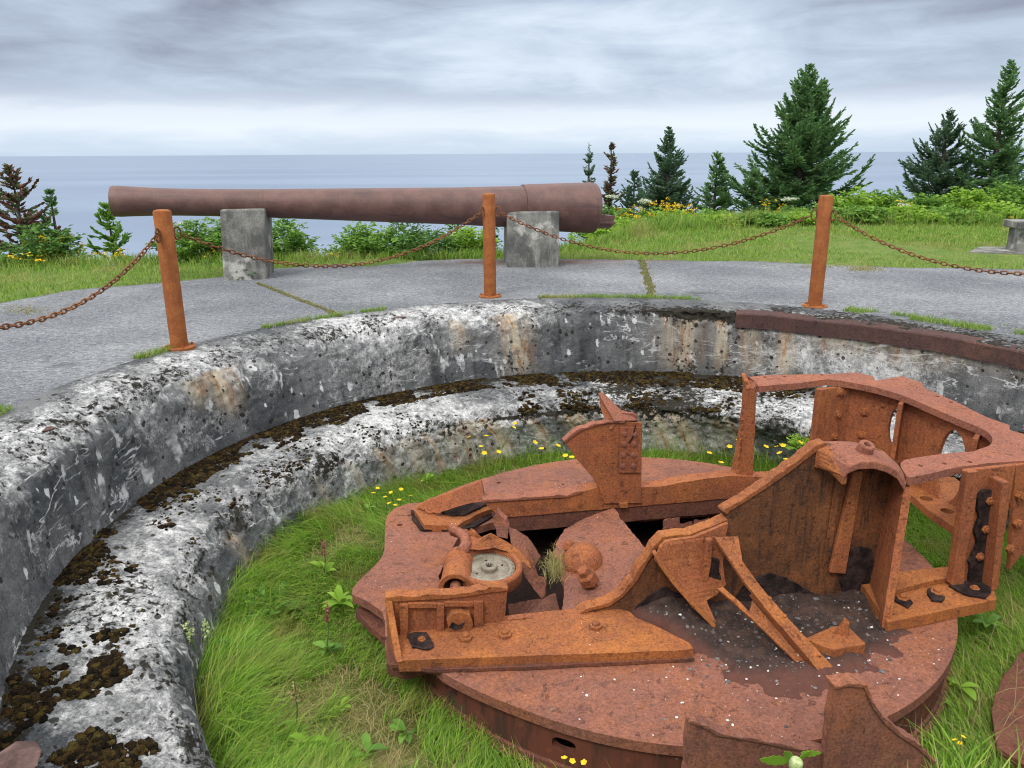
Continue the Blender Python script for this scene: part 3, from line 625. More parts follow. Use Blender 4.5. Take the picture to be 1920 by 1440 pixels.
# --- near side frame ------------------------------------------------------------
VN = -.65
def vn(x, y, v=VN): return V(x, y, v)
frame_a = [(1082, 1168), (1086, 1152), (1100, 1143), (1142, 1132), (1165, 1116), (1190, 1088), (1212, 1050), (1228, 1026), (1243, 1010), (1262, 1006), (1290, 1005), (1330, 990), (1364, 975), (1359, 962), (1364, 956), (1400, 934), (1440, 908), (1480, 880), (1512, 855), (1530, 842), (1548, 834), (1600, 834), (1645, 842), (1688, 868), (1697, 890)]
top = [vn(*p) for p in frame_a]
ub = uvz(top[-1])[0]
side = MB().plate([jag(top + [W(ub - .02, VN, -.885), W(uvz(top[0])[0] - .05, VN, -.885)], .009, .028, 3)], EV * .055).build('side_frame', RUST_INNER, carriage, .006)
side['label'] = 'torn near side frame with a tall ragged cheek plate'
# bright flame-cut edge laid along the torn top: same rusted steel, its lit look put into brighter orange
def edge_strip(pts, name, par, wv=.066, th=.014, mat=RUST_ORANGE):
    c = [Vector(p) for p in pts]; mb = MB(); vs = []; fs = []; up = []
    for i, p in enumerate(c):
        t_ = (c[min(i + 1, len(c) - 1)] - c[max(i - 1, 0)]).normalized(); nrm = t_.cross(EV)
        if nrm.z < 0 and abs(nrm.z) > .05: nrm = -nrm
        up.append(nrm.normalized())
    for i, p in enumerate(c):
        k = (mnoise.noise(p * 19) + .9 * mnoise.noise(p * 43) + .5 * mnoise.noise(p * 90)) * .010
        for a, b in ((-.009, -.012), (-.011, th + k), (wv + k, th + k * .5), (wv, -.012)): vs.append(p + EV * a + up[i] * b)
    for i in range(len(c) - 1):
        for k in range(4): fs.append((i * 4 + k, i * 4 + (k + 1) % 4, i * 4 + 4 + (k + 1) % 4, i * 4 + 4 + k))
    fs += [(3, 2, 1, 0), tuple(range(4 * len(c) - 4, 4 * len(c)))]
    return mb.add(vs, fs).build(name, mat, par, .004)
def dense(pts, step=.03):
    out = []
    for a, b in zip(pts[:-1], pts[1:]):
        k = max(1, int((b - a).length / step)); out += [a.lerp(b, j / k) for j in range(k)]
    return out + [pts[-1]]
edge_strip(dense(top[1:13]), 'torn_edge', side); edge_strip(dense(top[13:21]), 'torn_edge', side, .06, .02)
# hood: the curved top flange, broken at its left end, with a bushing on it
bk = [vn(*p) for p in ((1545, 833), (1575, 832), (1605, 833), (1640, 840), (1668, 852), (1690, 872), (1702, 893))]
fr = [V(x, y, v) for x, y, v in ((1580, 893, -.86), (1592, 874, -.88), (1612, 866, -.885), (1640, 865, -.885), (1664, 872, -.87), (1684, 884, -.85), (1698, 908, -.83))]
mb = MB(); vs = []; fs = []
for a, b in zip(bk, fr):
    for q in (a + EV * .05, a.lerp(b, .5) + EZ * .006, b):
        vs.append(q)
    for q in (b - EZ * .045, a.lerp(b, .5) - EZ * .04, a + EV * .05 - EZ * .045): vs.append(q)
for i in range(len(bk) - 1):
    for k in range(6): fs.append((i * 6 + k, i * 6 + (k + 1) % 6, i * 6 + 6 + (k + 1) % 6, i * 6 + 6 + k))
fs += [tuple(range(6)), tuple(range(6 * len(bk) - 6, 6 * len(bk)))]
hood = mb.add(vs, fs).build('hood_flange', RUST_TOP, side, .008, seg=3)
lip = jag([vn(1530, 842) - EV * .01, vn(1550, 833) - EV * .01, bk[0].lerp(fr[0], .1), fr[0] + Vector((0, 0, .004)), fr[0] - EZ * .05, bk[0].lerp(fr[0], .45) - EZ * .085, vn(1524, 875) - EV * .01], .008, .02, 5)
MB().plate([lip], EU * .03 + EV * .004).build('broken_end', RUST_ORANGE, side, .004)
bp = V(1622, 842, -.76); MB().lathe([(.018, .0), (.018, .032), (.024, .036), (.04, .034), (.043, .026), (.043, -.03), (.018, -.03), (.018, 0)], bp, (EZ - EV * .35 + EU * .12).normalized(), 20).build('bushing', RUST_TOP, side, .003)
# gusset that closes the alcove on the right
gb = [W(1.06, -.64, -.885), W(.90, -1.01, -.885), W(.905, -1.0, -.80), W(1.075, -.80, -.17), W(1.12, -.64, -.14)]
MB().plate([jag(gb, .006, .04, 2)], (EU - EV * .5).normalized() * .042).build('end_gusset', RUST_PLATE, side, .008)
# rib on the cheek and the tar that filled its corners
MB().plate([[vn(x, y, VN - .004) for x, y in ((1596, 880), (1613, 880), (1580, 1072), (1551, 1070))]], -EV * .028).build('rib', RUST_PLATE, side, .006)
MB().plate([[vn(x, y, VN - .004) for x, y in ((1566, 890), (1578, 890), (1556, 1040), (1540, 1065))]], -EV * .012).build('rib', RUST_INNER, side, .004)
def tar(pts, v, par, th=.012, seed=0):
    return MB().plate([jag([V(x, y, v) for x, y in pts], .014, .025, seed)], -EV * th).build('tar_patch', TAR, par, .005)
tar([(1578, 1118), (1573, 1090), (1583, 1050), (1592, 1030), (1612, 1023), (1632, 1028), (1636, 1050), (1630, 1085), (1634, 1112), (1640, 1125), (1560, 1128)], VN - .003, side, .016)
tar([(1372, 1128), (1392, 1100), (1420, 1080), (1446, 1074), (1475, 1082), (1505, 1102), (1535, 1118), (1560, 1122), (1560, 1134), (1380, 1138)], VN - .003, side, .014, 4)
tar([(1183, 1152), (1196, 1132), (1222, 1110), (1248, 1098), (1275, 1112), (1292, 1150), (1240, 1160), (1200, 1160)], VN - .003, side, .012, 8)
# base flange, left length
ft = -.83
fl = [G(*p, ft) for p in ((748, 1238), (733, 1205), (728, 1178))] + [W(-1.72, -.60, ft), W(-.78, -.60, ft), W(-.56, -.60, ft)] + [G(*p, ft) for p in ((1180, 1146), (1192, 1158), (1222, 1170), (1262, 1190), (1292, 1205), (1300, 1216), (1282, 1219), (1160, 1224), (1000, 1229), (880, 1234))]
flange = MB().plate([jag(fl, .005, .05, 1)], EZ * -.066).build('base_flange', RUST_ORANGE, side, .009, seg=3)
MB().plate([jag([p for p in (G(725, 1252, -.897), G(724, 1200, -.897), W(-1.78, -.6, -.897), W(-.7, -.6, -.897), G(1302, 1240, -.897), G(1000, 1256, -.897), G(820, 1262, -.897))], .006, .05, 3)], EZ * .02).build('packing_plate', RUST_SIDE, side, .004)
# right length with the nuts
fr2 = [G(*p, ft) for p in ((1664, 1167), (1760, 1147), (1869, 1124), (1862, 1100), (1850, 1075))] + [W(1.78, -.58, ft), W(1.02, -.58, ft)]
MB().plate([jag(fr2, .005, .05, 6)], EZ * -.066).build('base_flange', RUST_ORANGE, side, .009, seg=3)
MB().plate([jag([G(x, y, -.828) for x, y in ((1672, 1104), (1674, 1116), (1735, 1100), (1792, 1088), (1786, 1080), (1740, 1088))], .005, .03, 6)], EZ * .03).build('web_stub', RUST_ORANGE, side, .004)
# box web at the left end
wl_top = [V(x, y, VN) for x, y in ((722, 1121), (760, 1119), (800, 1117), (840, 1115), (880, 1110), (920, 1103), (952, 1100))]
bx = wl_top + [W(uvz(wl_top[-1])[0] - .02, VN, -.835), W(uvz(wl_top[0])[0] + .0, VN, -.835)]
box_web = MB().plate([jag(bx, .004, .03, 9)], EV * .03).build('box_web', RUST_PLATE, side, .005)
edge_strip(dense([p - EZ * .01 for p in wl_top]), 'torn_edge', side, .055, .018)
MB().plate([[W(uvz(wl_top[0])[0], VN - .005, -.62), W(uvz(wl_top[0])[0], VN - .005, -.834), W(uvz(wl_top[0])[0] + .04, VN - .25, -.834), W(uvz(wl_top[0])[0] + .03, VN - .2, -.80), W(uvz(wl_top[0])[0] + .01, VN - .05, -.70)]], EU * .035).build('end_plate', RUST_ORANGE, side, .006)
mb = MB()
for x0, x1, y0, y1 in ((749, 765, 1130, 1188), (818, 832, 1128, 1188), (888, 905, 1124, 1178)):
    mb.plate([[V(x0, y0, VN - .003), V(x1, y0, VN - .003), V(x1, y1, VN - .003), V(x0, y1, VN - .003)]], -EV * .022)
for x0, x1, y0, y1 in ((765, 818, 1128, 1137), (832, 888, 1126, 1134)):
    mb.plate([[V(x0, y0, VN - .004), V(x1, y0, VN - .004), V(x1, y1, VN - .004), V(x0, y1, VN - .004)]], -EV * .018)
mb.build('stiffener', RUST_PLATE, side, .004)
tp = jag([V(x, y, VN - .05) for x, y in ((838, 1165), (848, 1152), (865, 1149), (882, 1154), (887, 1170), (882, 1192), (868, 1199), (850, 1192), (841, 1180))], .004, .015)
mb = MB().plate([tp], EV * .045); o = mb.build('torn_boss', RUST_ORANGE, side, .008, seg=3)
MB().plate([jag([V(x, y, VN - .052) for x, y in ((841, 1176), (848, 1166), (860, 1172), (872, 1166), (866, 1178), (852, 1182))], .004, .01)], -EV * .003).build('tear', TAR, side)
# low stub of the web in front of the well
st_ = [V(x, y, VN) for x, y in ((952, 1163), (985, 1158), (1040, 1160), (1084, 1164))]
MB().plate([jag(st_ + [st_[-1] - EZ * .05, st_[0] - EZ * .05], .004, .02)], EV * .04).build('web_stub', RUST_PLATE, side, .004)
# torn sheet hanging from the break
ts = [(1236, 1022, -.69), (1246, 1012, -.68), (1300, 1004, -.68), (1362, 978, -.67), (1352, 1050, -.69), (1358, 1092, -.71), (1340, 1112, -.73), (1322, 1122, -.75), (1344, 1172, -.84), (1326, 1166, -.83), (1290, 1130, -.77), (1252, 1080, -.72), (1226, 1048, -.70)]
sheet = MB().plate([jag([V(*p) for p in ts], .005, .03, 4)], -EV * .022).build('torn_sheet', RUST_PLATE, side, .005)
edge_strip(dense([V(x, y, v - .03) for x, y, v in ((1228, 1036, -.69), (1240, 1060, -.71), (1265, 1094, -.74), (1292, 1124, -.78), (1316, 1150, -.82), (1340, 1174, -.855))]), 'torn_edge', side, .03, .012)
tar([(1318, 1050), (1346, 1046), (1352, 1092), (1330, 1088)], -.725, side, .006, 3)
MB().plate([[V(x, y, -.712) for x, y in ((1322, 1008), (1332, 1006), (1330, 1050), (1322, 1094), (1310, 1094))]], -EV * .03).build('rib', RUST_PLATE, side, .005)
# riveted brace from the cheek down to the deck
b0, b1 = V(1352, 1006, -.735), G(1548, 1262, -.885)
def brace_pt(x, y, off=0.0):
    ax = (b1 - b0).normalized(); n_ = ax.cross(EV).cross(ax).normalized(); n_ = (n_ + EU * .1).normalized()
    return hit(x, y, b0 + EZ * off, ax.cross(EU - ax * ax.dot(EU)).normalized())
bpts = [brace_pt(x, y) for x, y in ((1340, 1007), (1384, 1006), (1392, 1052), (1425, 1098), (1480, 1162), (1563, 1251), (1541, 1266), (1497, 1212), (1440, 1146), (1398, 1094), (1362, 1040))]
bn = (bpts[1] - bpts[0]).cross(bpts[5] - bpts[0]).normalized(); bn = bn if bn.z > 0 else -bn
brace = MB().plate([jag(bpts, .002, .04)], -bn * .02).build('brace', RUST_ORANGE, side, .005)
for x, y in ((1389, 1058), (1414, 1089), (1443, 1122), (1471, 1155), (1536, 1228)): MB().lathe([(0, .010), (.008, .008), (.012, 0)], brace_pt(x, y), bn, 10).build('rivet', RUST_ORANGE, brace)
lg = [brace_pt(x, y) - bn * .05 for x, y in ((1350, 1098), (1362, 1094), (1400, 1128), (1412, 1142), (1418, 1120), (1440, 1146), (1497, 1212), (1541, 1266), (1534, 1270), (1480, 1216), (1420, 1158), (1366, 1110))]
MB().plate([jag(lg, .003, .03)], -bn * .018).build('brace_leg', RUST_ORANGE, brace, .004)
wb = [b for b in (brace_pt(1440, 1146), brace_pt(1541, 1266), brace_pt(1541, 1266) - bn * .07, brace_pt(1440, 1146) - bn * .07)]
MB().plate([jag([brace_pt(1412, 1110), brace_pt(1541, 1264), brace_pt(1541, 1264) - bn * .06, brace_pt(1412, 1110) - bn * .06], .004, .03)], bn.cross((b1 - b0).normalized()) * .014).build('brace_web', RUST_PLATE, brace, .003)
# foot block with a fin
fb = [G(*p, -.825) for p in ((1508, 1197), (1560, 1174), (1588, 1172), (1624, 1206), (1565, 1218))]
MB().plate([jag(fb, .005, .03)], EZ * -.073).build('foot_block', RUST_ORANGE, side, .007)
MB().plate([jag([G(1565, 1188, -.825), G(1590, 1196, -.825), G(1590, 1196, -.825) + Vector((0, .01, .075)), G(1578, 1188, -.825) + Vector((0, 0, .09))], .005, .02)], Vector((.012, .02, 0))).build('fin', RUST_ORANGE, side, .003)
# nuts on both lengths
nut = MB().hexbolt((0, 0, 0), EZ, .038, .030, .021, .014).build('bolt', RUST_ORANGE, side, .003); first = [True]
def bolt(p, ax, par, sc=1.0, rot=0.0, src=None):
    q = Vector(ax).to_track_quat('Z', 'Y') @ Matrix.Rotation(rot, 3, 'Z').to_quaternion()
    if first[0] and src is None:
        first[0] = False; nut.location = Vector(p) + Vector(ax).normalized() * .02 - ORG[par]; nut.rotation_mode = 'QUATERNION'; nut.rotation_quaternion = q; nut.scale = (sc,) * 3; return nut
    c = nut.copy(); finish(c, par, Vector(p) + Vector(ax).normalized() * .02); c.rotation_mode = 'QUATERNION'; c.rotation_quaternion = q; c.scale = (sc,) * 3; return c
for i, (x, y, s) in enumerate(((1117, 1176, 1.0), (947, 1192, 1.0), (873, 1198, 1.0), (791, 1203, .6), (1692, 1124, .95), (1756, 1113, 1.0), (1827, 1107, .8))):
    bolt(G(x, y, ft), EZ, side, s, i * .7)
def tarz(pts, z, par, th=.01, seed=0): return MB().plate([jag([G(x, y, z) for x, y in pts], .012, .02, seed)], EZ * th).build('tar_patch', TAR, par, .004)
tarz([(763, 1192), (775, 1188), (800, 1188), (806, 1200), (813, 1214), (800, 1220), (772, 1216)], ft + .003, side)
tarz([(1674, 1124), (1682, 1118), (1704, 1122), (1712, 1132), (1702, 1142), (1684, 1132)], ft + .003, side, .008, 2)
tarz([(1738, 1108), (1746, 1104), (1752, 1118), (1772, 1122), (1766, 1130), (1746, 1128)], ft + .003, side, .012, 3)

# --- far side frame -------------------------------------------------------------
VF = .50
bl_ = [V(x, y, VF) for x, y in ((905, 940), (960, 936), (1020, 932), (1062, 930), (1090, 922), (1125, 913), (1200, 914), (1240, 912), (1275, 905), (1320, 898), (1368, 892), (1440, 895), (1480, 893))]
z0 = -.79
far = MB().plate([jag(bl_ + [W(uvz(bl_[-1])[0], VF, z0), W(-.6, VF, z0), W(-.95, VF, z0)], .004, .05, 5)], EV * .11).build('side_frame', RUST_PLATE, carriage, .008, seg=3)
far['label'] = 'long low far side beam with a broken upright blade'
MB().plate([jag([W(-1.0, VF + .008, z0 - .003), W(.9, VF + .008, z0 - .003), W(.9, VF + .008, -.905), W(-.86, VF + .008, -.905)], .006, .05)], EV * .1).build('lower_chord', RUST_SIDE, far, .006)
edge_strip(dense([p + EZ * .002 for p in bl_[:5]]), 'torn_edge', far, .11, .012, RUST_TOP)
nose_t = [G(x, y, -.85) for x, y in ((777, 957), (790, 950), (840, 938), (905, 938), (935, 950), (900, 962), (868, 978), (858, 986), (795, 984))]
nose = MB().plate([jag(nose_t, .008, .03, 2)], EZ * -.048).build('nose_plate', RUST_ORANGE, far, .006)
nw = [V(778, 952, .80), V(800, 940, .78), V(850, 922, .70), V(902, 902, .60), V(908, 938, .52), V(880, 945, .56), V(820, 952, .70)]
nwp = P3(W(-1.50, .86, -.85), V(902, 902, .62), V(907, 939, .53))
MB().plate([jag([nwp(x, y) for x, y in ((779, 952), (800, 940), (850, 922), (902, 902), (908, 939), (880, 944), (846, 954), (822, 963), (800, 958))], .006, .03)], EV * .035 + EU * .01).build('nose_web', RUST_PLATE, far, .005)
tarz([(828, 962), (850, 945), (872, 940), (905, 940), (918, 944), (895, 956), (868, 968), (846, 968)], -.846, far, .012, 7)
mbt = MB().plate([jag([G(x, y, -.896) for x, y in ((770, 958), (780, 962), (792, 988), (862, 990), (905, 972), (945, 946), (956, 958), (930, 966), (890, 990), (860, 997), (790, 996), (772, 974))], .008, .02, 5)], EZ * .012).build('tar_patch', TAR, far, .004)
bolt(G(808, 960, -.85), EZ, far, 1.15, .3)
# broken blade
gz = [(1057, 828), (1072, 815), (1090, 804), (1115, 795), (1140, 790), (1172, 790), (1204, 794), (1203, 850), (1203, 944), (1164, 944), (1132, 944), (1124, 916), (1112, 896), (1098, 880), (1082, 862), (1068, 842)]
blade = MB().plate([jag([V(x, y, VF - .012) for x, y in gz], .004, .03, 1)], EV * .045).build('upright_blade', RUST_PLATE, far, .005)
edge_strip(dense([V(x, y, VF - .014) for x, y in gz[0:6]]), 'torn_edge', blade, .05, .006, RUST_TOP)
MB().plate([[V(x, y, VF - .015) for x, y in ((1160, 942), (1176, 941), (1176, 950), (1160, 951))]], -EV * .02).build('lug', RUST_ORANGE, far, .003)
MB().plate([[V(x, y, VF - .016) for x, y in ((1162, 800), (1203, 800), (1202, 886), (1160, 886))]], EV * -.01).build('doubler', RUST_PLATE, blade, .004)
rv = MB().lathe([(0, .012), (.013, .012), (.016, .006), (.024, .006), (.024, -.004)], (0, 0, 0), EZ, 14)
rv0 = None
for x, y in ((1171, 814), (1190, 815), (1171, 833), (1190, 833), (1169, 854), (1188, 853), (1168, 874), (1188, 873)):
    p = V(x, y, VF - .03); q = (-EV).to_track_quat('Z', 'Y')
    if rv0 is None: rv0 = rv.build('rivet', RUST_TOP, blade); c = rv0; c.location = p - ORG[blade]
    else: c = rv0.copy(); finish(c, blade, p)
    c.rotation_mode = 'QUATERNION'; c.rotation_quaternion = q
MB().plate([[V(x, y, VF - .03) for x, y in ((1191, 796), (1193, 797), (1187, 822), (1180, 832), (1178, 830), (1185, 820))]], -EV * .002).build('crack', TAR, blade)
sp = P3(V(1157, 790, VF), V(1196, 790, VF + .03), V(1124, 738, VF + .16))
MB().plate([jag([sp(x, y) for x, y in ((1121, 737), (1131, 736), (1163, 768), (1180, 774), (1196, 788), (1152, 790), (1140, 770))], .004, .03)], sp(1140, 760, .03) - sp(1140, 760)).build('bent_strap', RUST_TOP, blade, .005)
MB().plate([[V(x, y, VF + .02) for x, y in ((1155, 790), (1157, 778), (1165, 774), (1190, 775), (1196, 780), (1196, 792))]], EV * .03).build('clip', RUST_TOP, blade, .006)
MB().plate([jag([sp(1121, 737), sp(1140, 770), sp(1152, 790), sp(1143, 795) - EZ * .04, sp(1128, 760) - EZ * .05], .004, .03)], EU * .02).build('strap_leg', RUST_PLATE, blade, .004)
# rear post: left edge is a torn web, with burnt stubs
pt_f = [V(x, y, VF + .03) for x, y in ((1398, 735), (1419, 730), (1411, 902), (1388, 904))]
post = MB().plate([jag(pt_f, .004, .04)], EV * .05).build('post', RUST_PLATE, far, .006)
pw = [V(x, y, v) for x, y, v in ((1400, 728, .53), (1389, 699, .62), (1393, 712, .62), (1391, 760, .61), (1380, 830, .62), (1368, 890, .64), (1388, 900, .55))]
MB().plate([jag(pw, .010, .022, 3)], EU * .035).build('post_web', RUST_PLATE, far, .005)
for k in range(13):
    y = 716 + k * 14; x = 1400 - (y - 716) * .105; p = V(x, y, .545)
    MB().box(p, EU * .007 + EV * random.uniform(-.01, .01), EV * .008, EZ * random.uniform(.008, .02)).build('weld_stub', RUST_PLATE, far, .003)
fin_ = [V(x, y, v) for x, y, v in ((1388, 698, .66), (1397, 703, .6), (1418, 716, .54), (1414, 728, .53), (1400, 728, .55), (1392, 716, .62))]
MB().plate([jag(fin_, .005, .02)], EZ * -.02 + EU * .01).build('torn_tip', RUST_TOP, far, .004)

# --- horseshoe frame over the rear ----------------------------------------------
outer = [(1398, 716), (1408, 706), (1440, 703), (1500, 702), (1560, 701), (1606, 698), (1636, 705), (1642, 714), (1690, 705), (1730, 718), (1732, 727), (1790, 752), (1850, 782), (1893, 797), (1893, 806), (1925, 815), (1960, 835), (2000, 870), (2010, 910)]
def chaikin(p):
    for _ in range(2): p = [p[0]] + [q for a, b in zip(p[:-1], p[1:]) for q in ((a[0] * .75 + b[0] * .25, a[1] * .75 + b[1] * .25), (a[0] * .25 + b[0] * .75, a[1] * .25 + b[1] * .75))] + [p[-1]]
    return p
inner = [(1425, 724), (1500, 718), (1552, 711), (1580, 714), (1640, 725), (1700, 743), (1760, 770), (1815, 793), (1845, 805), (1858, 815), (1862, 826), (1856, 836), (1832, 843), (1826, 847), (1780, 849), (1730, 856), (1682, 864), (1700, 893), (1705, 895), (1722, 893), (1800, 875), (1816, 873), (1860, 868), (1920, 864), (1960, 866)]
inner = inner[:2] + chaikin(inner[2:18]) + inner[18:]
hs = [T(x, y) for x, y in outer] + [T(x, y) for x, y in reversed(inner)]
rear = MB().plate([jag(hs, .004, .05)], EZ * -.045).build('rear_frame', RUST_TOP, carriage, .007, seg=3)
rear['label'] = 'horseshoe top plate of the rear frame on bolted webs'
cutout(rear, [rod(T(x, y), EZ, .013, .1) for x, y in ((1434, 707), (1471, 706), (1541, 703), (1824, 763), (1850, 773), (1878, 785), (1771, 869), (1818, 866), (1726, 873), (1757, 743), (1783, 754))])
def tz(x, y): return uvz(T(x, y))
def wall(name, plan, zbot, th, holes=(), mat=RUST_PLATE, par=None, bev=.006):
    """an upright plate under the horseshoe that follows a line of points on it"""
    top_ = [T(x, y) - EZ * .047 for x, y in plan]; bot = [Vector((p.x, p.y, zbot)) for p in top_]
    mb = MB(); vs = []; fs = []; n = len(top_)
    for i in range(n):
        t_ = (top_[min(i + 1, n - 1)] - top_[max(i - 1, 0)]); nn = Vector((-t_.y, t_.x, 0)).normalized() * th
        vs += [bot[i], top_[i], top_[i] + nn, bot[i] + nn]
    for i in range(n - 1):
        for k in range(4): fs.append((i * 4 + k, i * 4 + (k + 1) % 4, i * 4 + 4 + (k + 1) % 4, i * 4 + 4 + k))
    fs += [(3, 2, 1, 0), tuple(range(4 * n - 4, 4 * n))]
    o = mb.add(vs, fs).build(name, mat, par or rear, bev)
    if holes: cutout(o, holes)
    return o
# cylinder on which the curved web stands: plan taken from the inner lip of the plate, set back
wp = [(1556, 716), (1600, 712), (1650, 722), (1700, 737), (1750, 757), (1800, 782), (1840, 799), (1872, 815)]
wpl = [T(*p) for p in wp]
def on_wall(x, y):
    for a, b in zip(wpl[:-1], wpl[1:]):
        n_ = (b - a).cross(EZ).normalized(); p = hit(x, y, a, n_); d_ = b - a; k = (p - a).dot(Vector((d_.x, d_.y, 0))) / (d_.x ** 2 + d_.y ** 2)
        if -.05 <= k <= 1.05: return p, n_ if n_.y < 0 else -n_
    return p, n_ if n_.y < 0 else -n_
p1, n1_ = on_wall(1784, 848); p2, n2_ = on_wall(1676, 800)
def oval(p, n_, hw, hh, d=.25):
    e = EZ.cross(n_).normalized(); vs = []
    for s in (-d, d):
        for i in range(28): q = 2 * PI * i / 28; vs.append(p + n_ * s + e * hw * math.cos(q) + EZ * hh * math.sin(q))
    return MB().add(vs, [tuple(range(28)), tuple(range(28, 56))] + [(i, (i + 1) % 28, 28 + (i + 1) % 28, 28 + i) for i in range(28)])
curved = wall('curved_web', wp, -.67, .035, [oval(p1 - EZ * .10, n1_, .105, .25), oval(p2, n2_, .035, .13)])
for i, (x, y) in enumerate(((1575, 736), (1571, 778), (1565, 819), (1621, 773), (1616, 816), (1656, 760))):
    p, n_ = on_wall(x, y); bolt(p - n_ * .012, n_, curved, .95 if i < 5 else .5, i * .5)
# flange at the left edge of the web, and the two upright ribs
def rib(name, xt, yt, xo, yo, zb, th, par=rear, mat=RUST_PLATE, dzt=.047):
    a = T(xt, yt) - EZ * dzt; b = T(xo, yo) - EZ * dzt; b.z = a.z
    lo = [Vector((b.x, b.y, zb)), Vector((a.x, a.y, zb))]; n_ = (b - a).cross(EZ).normalized()
    return MB().plate([[a, b] + lo], n_ * th).build(name, mat, par, .006)
rib('upright_rib', 1556, 716, 1541, 720, -.67, .05)
rib('upright_rib', 1700, 737, 1694, 748, -.67, .03)
rib('upright_rib', 1842, 800, 1836, 812, -.67, .03)
# foot flange of the curved web, with two round holes
FZ = -.63
ff = [G(x, y, FZ) for x, y in ((1690, 905), (1697, 918), (1740, 956), (1794, 992), (1815, 985), (1830, 930), (1790, 895), (1730, 885))]
o = MB().plate([jag(ff, .004, .04)], EZ * -.05).build('foot_flange', RUST_ORANGE, rear, .006)
cutout(o, [rod(G(x, y, FZ), EZ, .040, .15) for x, y in ((1737, 935), (1776, 958))])
# near posts: a channel with tar in it, and the next bay
VP = -.77
wall_top = lambda x, y: V(x, y, VP)
chp = [V(x, y, VP) for x, y in ((1812, 882), (1905, 872), (1868, 1098), (1782, 1096))]
ch = MB().plate([[p for p in chp]], EV * .03).build('channel_post', RUST_PLATE, rear, .005)
def flange_v(name, ut, ub_, v0, v1, zt, zb, th):
    return MB().plate([[W(ut, v0, zt), W(ut, v1, zt), W(ub_, v1 - .01, zb), W(ub_, v0, zb)]], EU * th).build(name, RUST_PLATE, ch, .008, seg=3)
def uof(x, y, v): return uvz(V(x, y, v))[0]
zt_ = -.15
MB().plate([jag([V(x, y, -.80) for x, y in ((1815, 886), (1836, 884), (1826, 985), (1812, 1040), (1808, 1096), (1784, 1098))], .003, .04)], EV * .05).build('post_flange', RUST_PLATE, ch, .006)
flange_v('post_flange', uof(1884, 878, -.86), uof(1857, 1104, -.86), -.745, -.86, zt_, -.832, .045)
tar([(1828, 930), (1838, 918), (1868, 915), (1872, 935), (1864, 985), (1858, 1020), (1850, 1060), (1848, 1092), (1812, 1092), (1815, 1070), (1812, 1050), (1824, 1028), (1828, 1010), (1824, 990), (1832, 968)], VP - .004, ch, .022, 6)
tarz([(1778, 1100), (1790, 1094), (1812, 1092), (1850, 1090), (1858, 1112), (1848, 1124), (1825, 1120), (1800, 1112)], ft + .003, ch, .014, 4)
for x, y in ((1854, 938), (1846, 991), (1835, 1042)): bolt(V(x, y, VP - .02), -EV, ch, .7, .4)
fw_ = [V(x, y, VP + .02) for x, y in ((1905, 872), (2000, 860), (2000, 1010), (1925, 1030), (1893, 1070))]
bay = MB().plate([fw_], EV * .03).build('end_web', RUST_PLATE, rear, .005)
for x, y in ((1912, 930), (1907, 981), (1894, 1029)): bolt(V(x, y, VP + .01), -EV, bay, .75, .2)

# --- worm gear ------------------------------------------------------------------
HC = G(917, 1061, -.79); HA = (EZ - EV * .07 + EU * .03).normalized()
hs_ = MB().lathe([(.163, -.03), (.163, .0), (.170, .012), (.192, .012), (.203, .0), (.203, -.07), (.19, -.09), (.0, -.09)], HC, HA, 56).build('gear_case', RUST_PLATE, carriage, .004, smooth=False)
mb = MB().lathe([(0, -.022), (.118, -.022), (.124, -.012), (.149, -.012), (.149, -.06)], HC, HA, 56)
e1 = HA.orthogonal().normalized(); e2 = HA.cross(e1)
for i in range(64):
    a = 2 * PI * i / 64; e = e1 * math.cos(a) + e2 * math.sin(a); tg = HA.cross(e); mb.box(HC + e * .151 + HA * -.019, e * .008, (tg * .004 + e * .0025), HA * .010)
mb.lathe([(.026, -.03), (.026, .006), (.046, .006), (.05, .0), (.05, -.024)], HC, HA, 24)
for i in range(10):
    a = 2 * PI * i / 10; e = e1 * math.cos(a) + e2 * math.sin(a); mb.box(HC + e * .025 + HA * -.008, e * .006, HA.cross(e) * .004, HA * .012)
GEAR = simple('worm_wheel_steel', (.17, .145, .105), (.27, .24, .19), 9, .7)
wheel = mb.build('worm_wheel', GEAR, hs_, .0)
for i in (0, 2, 5):
    a = 1 + i; MB().lathe([(0, .002), (.007, .002), (.007, -.002)], HC + (e1 * math.cos(a) + e2 * math.sin(a)) * .09 + HA * -.021, HA, 10).build('bolt_hole', TAR, wheel)
MB().lathe([(0, .002), (.023, .002), (.023, -.002)], HC + HA * -.012, HA, 20).build('hub_bore', TAR, wheel)
wc0 = G(862, 1040, -.80); wc1 = V(853, 1098, uvz(wc0)[1] - .34); wc1.z = wc0.z - .01; wd_ = (wc1 - wc0).normalized()
worm = MB().lathe([(0, -.02), (.075, -.02), (.09, .0), (.09, .05), (.098, .052), (.098, .085), (.09, .09), (.092, .30), (.10, .305), (.10, .335), (.07, .335), (.066, .20)], wc0 + EZ * -.03, wd_, 32).build('worm_case', RUST_PLATE, hs_, .003, smooth=False)
MB().lathe([(0, .0), (.068, .0)], wc0 + EZ * -.03 + wd_ * .29, wd_, 24).build('bearing', TAR, worm)
MB().lathe([(.034, .2), (.034, .385), (.028, .395), (0, .395)], wc0 + EZ * -.03, wd_, 16).build('shaft', RUST_TOP, worm, .003)
for p in (hs_, worm):
    for q in p.data.polygons: q.use_smooth = True
    if hasattr(p.data, 'set_sharp_from_angle'): p.data.set_sharp_from_angle(angle=rad(40))
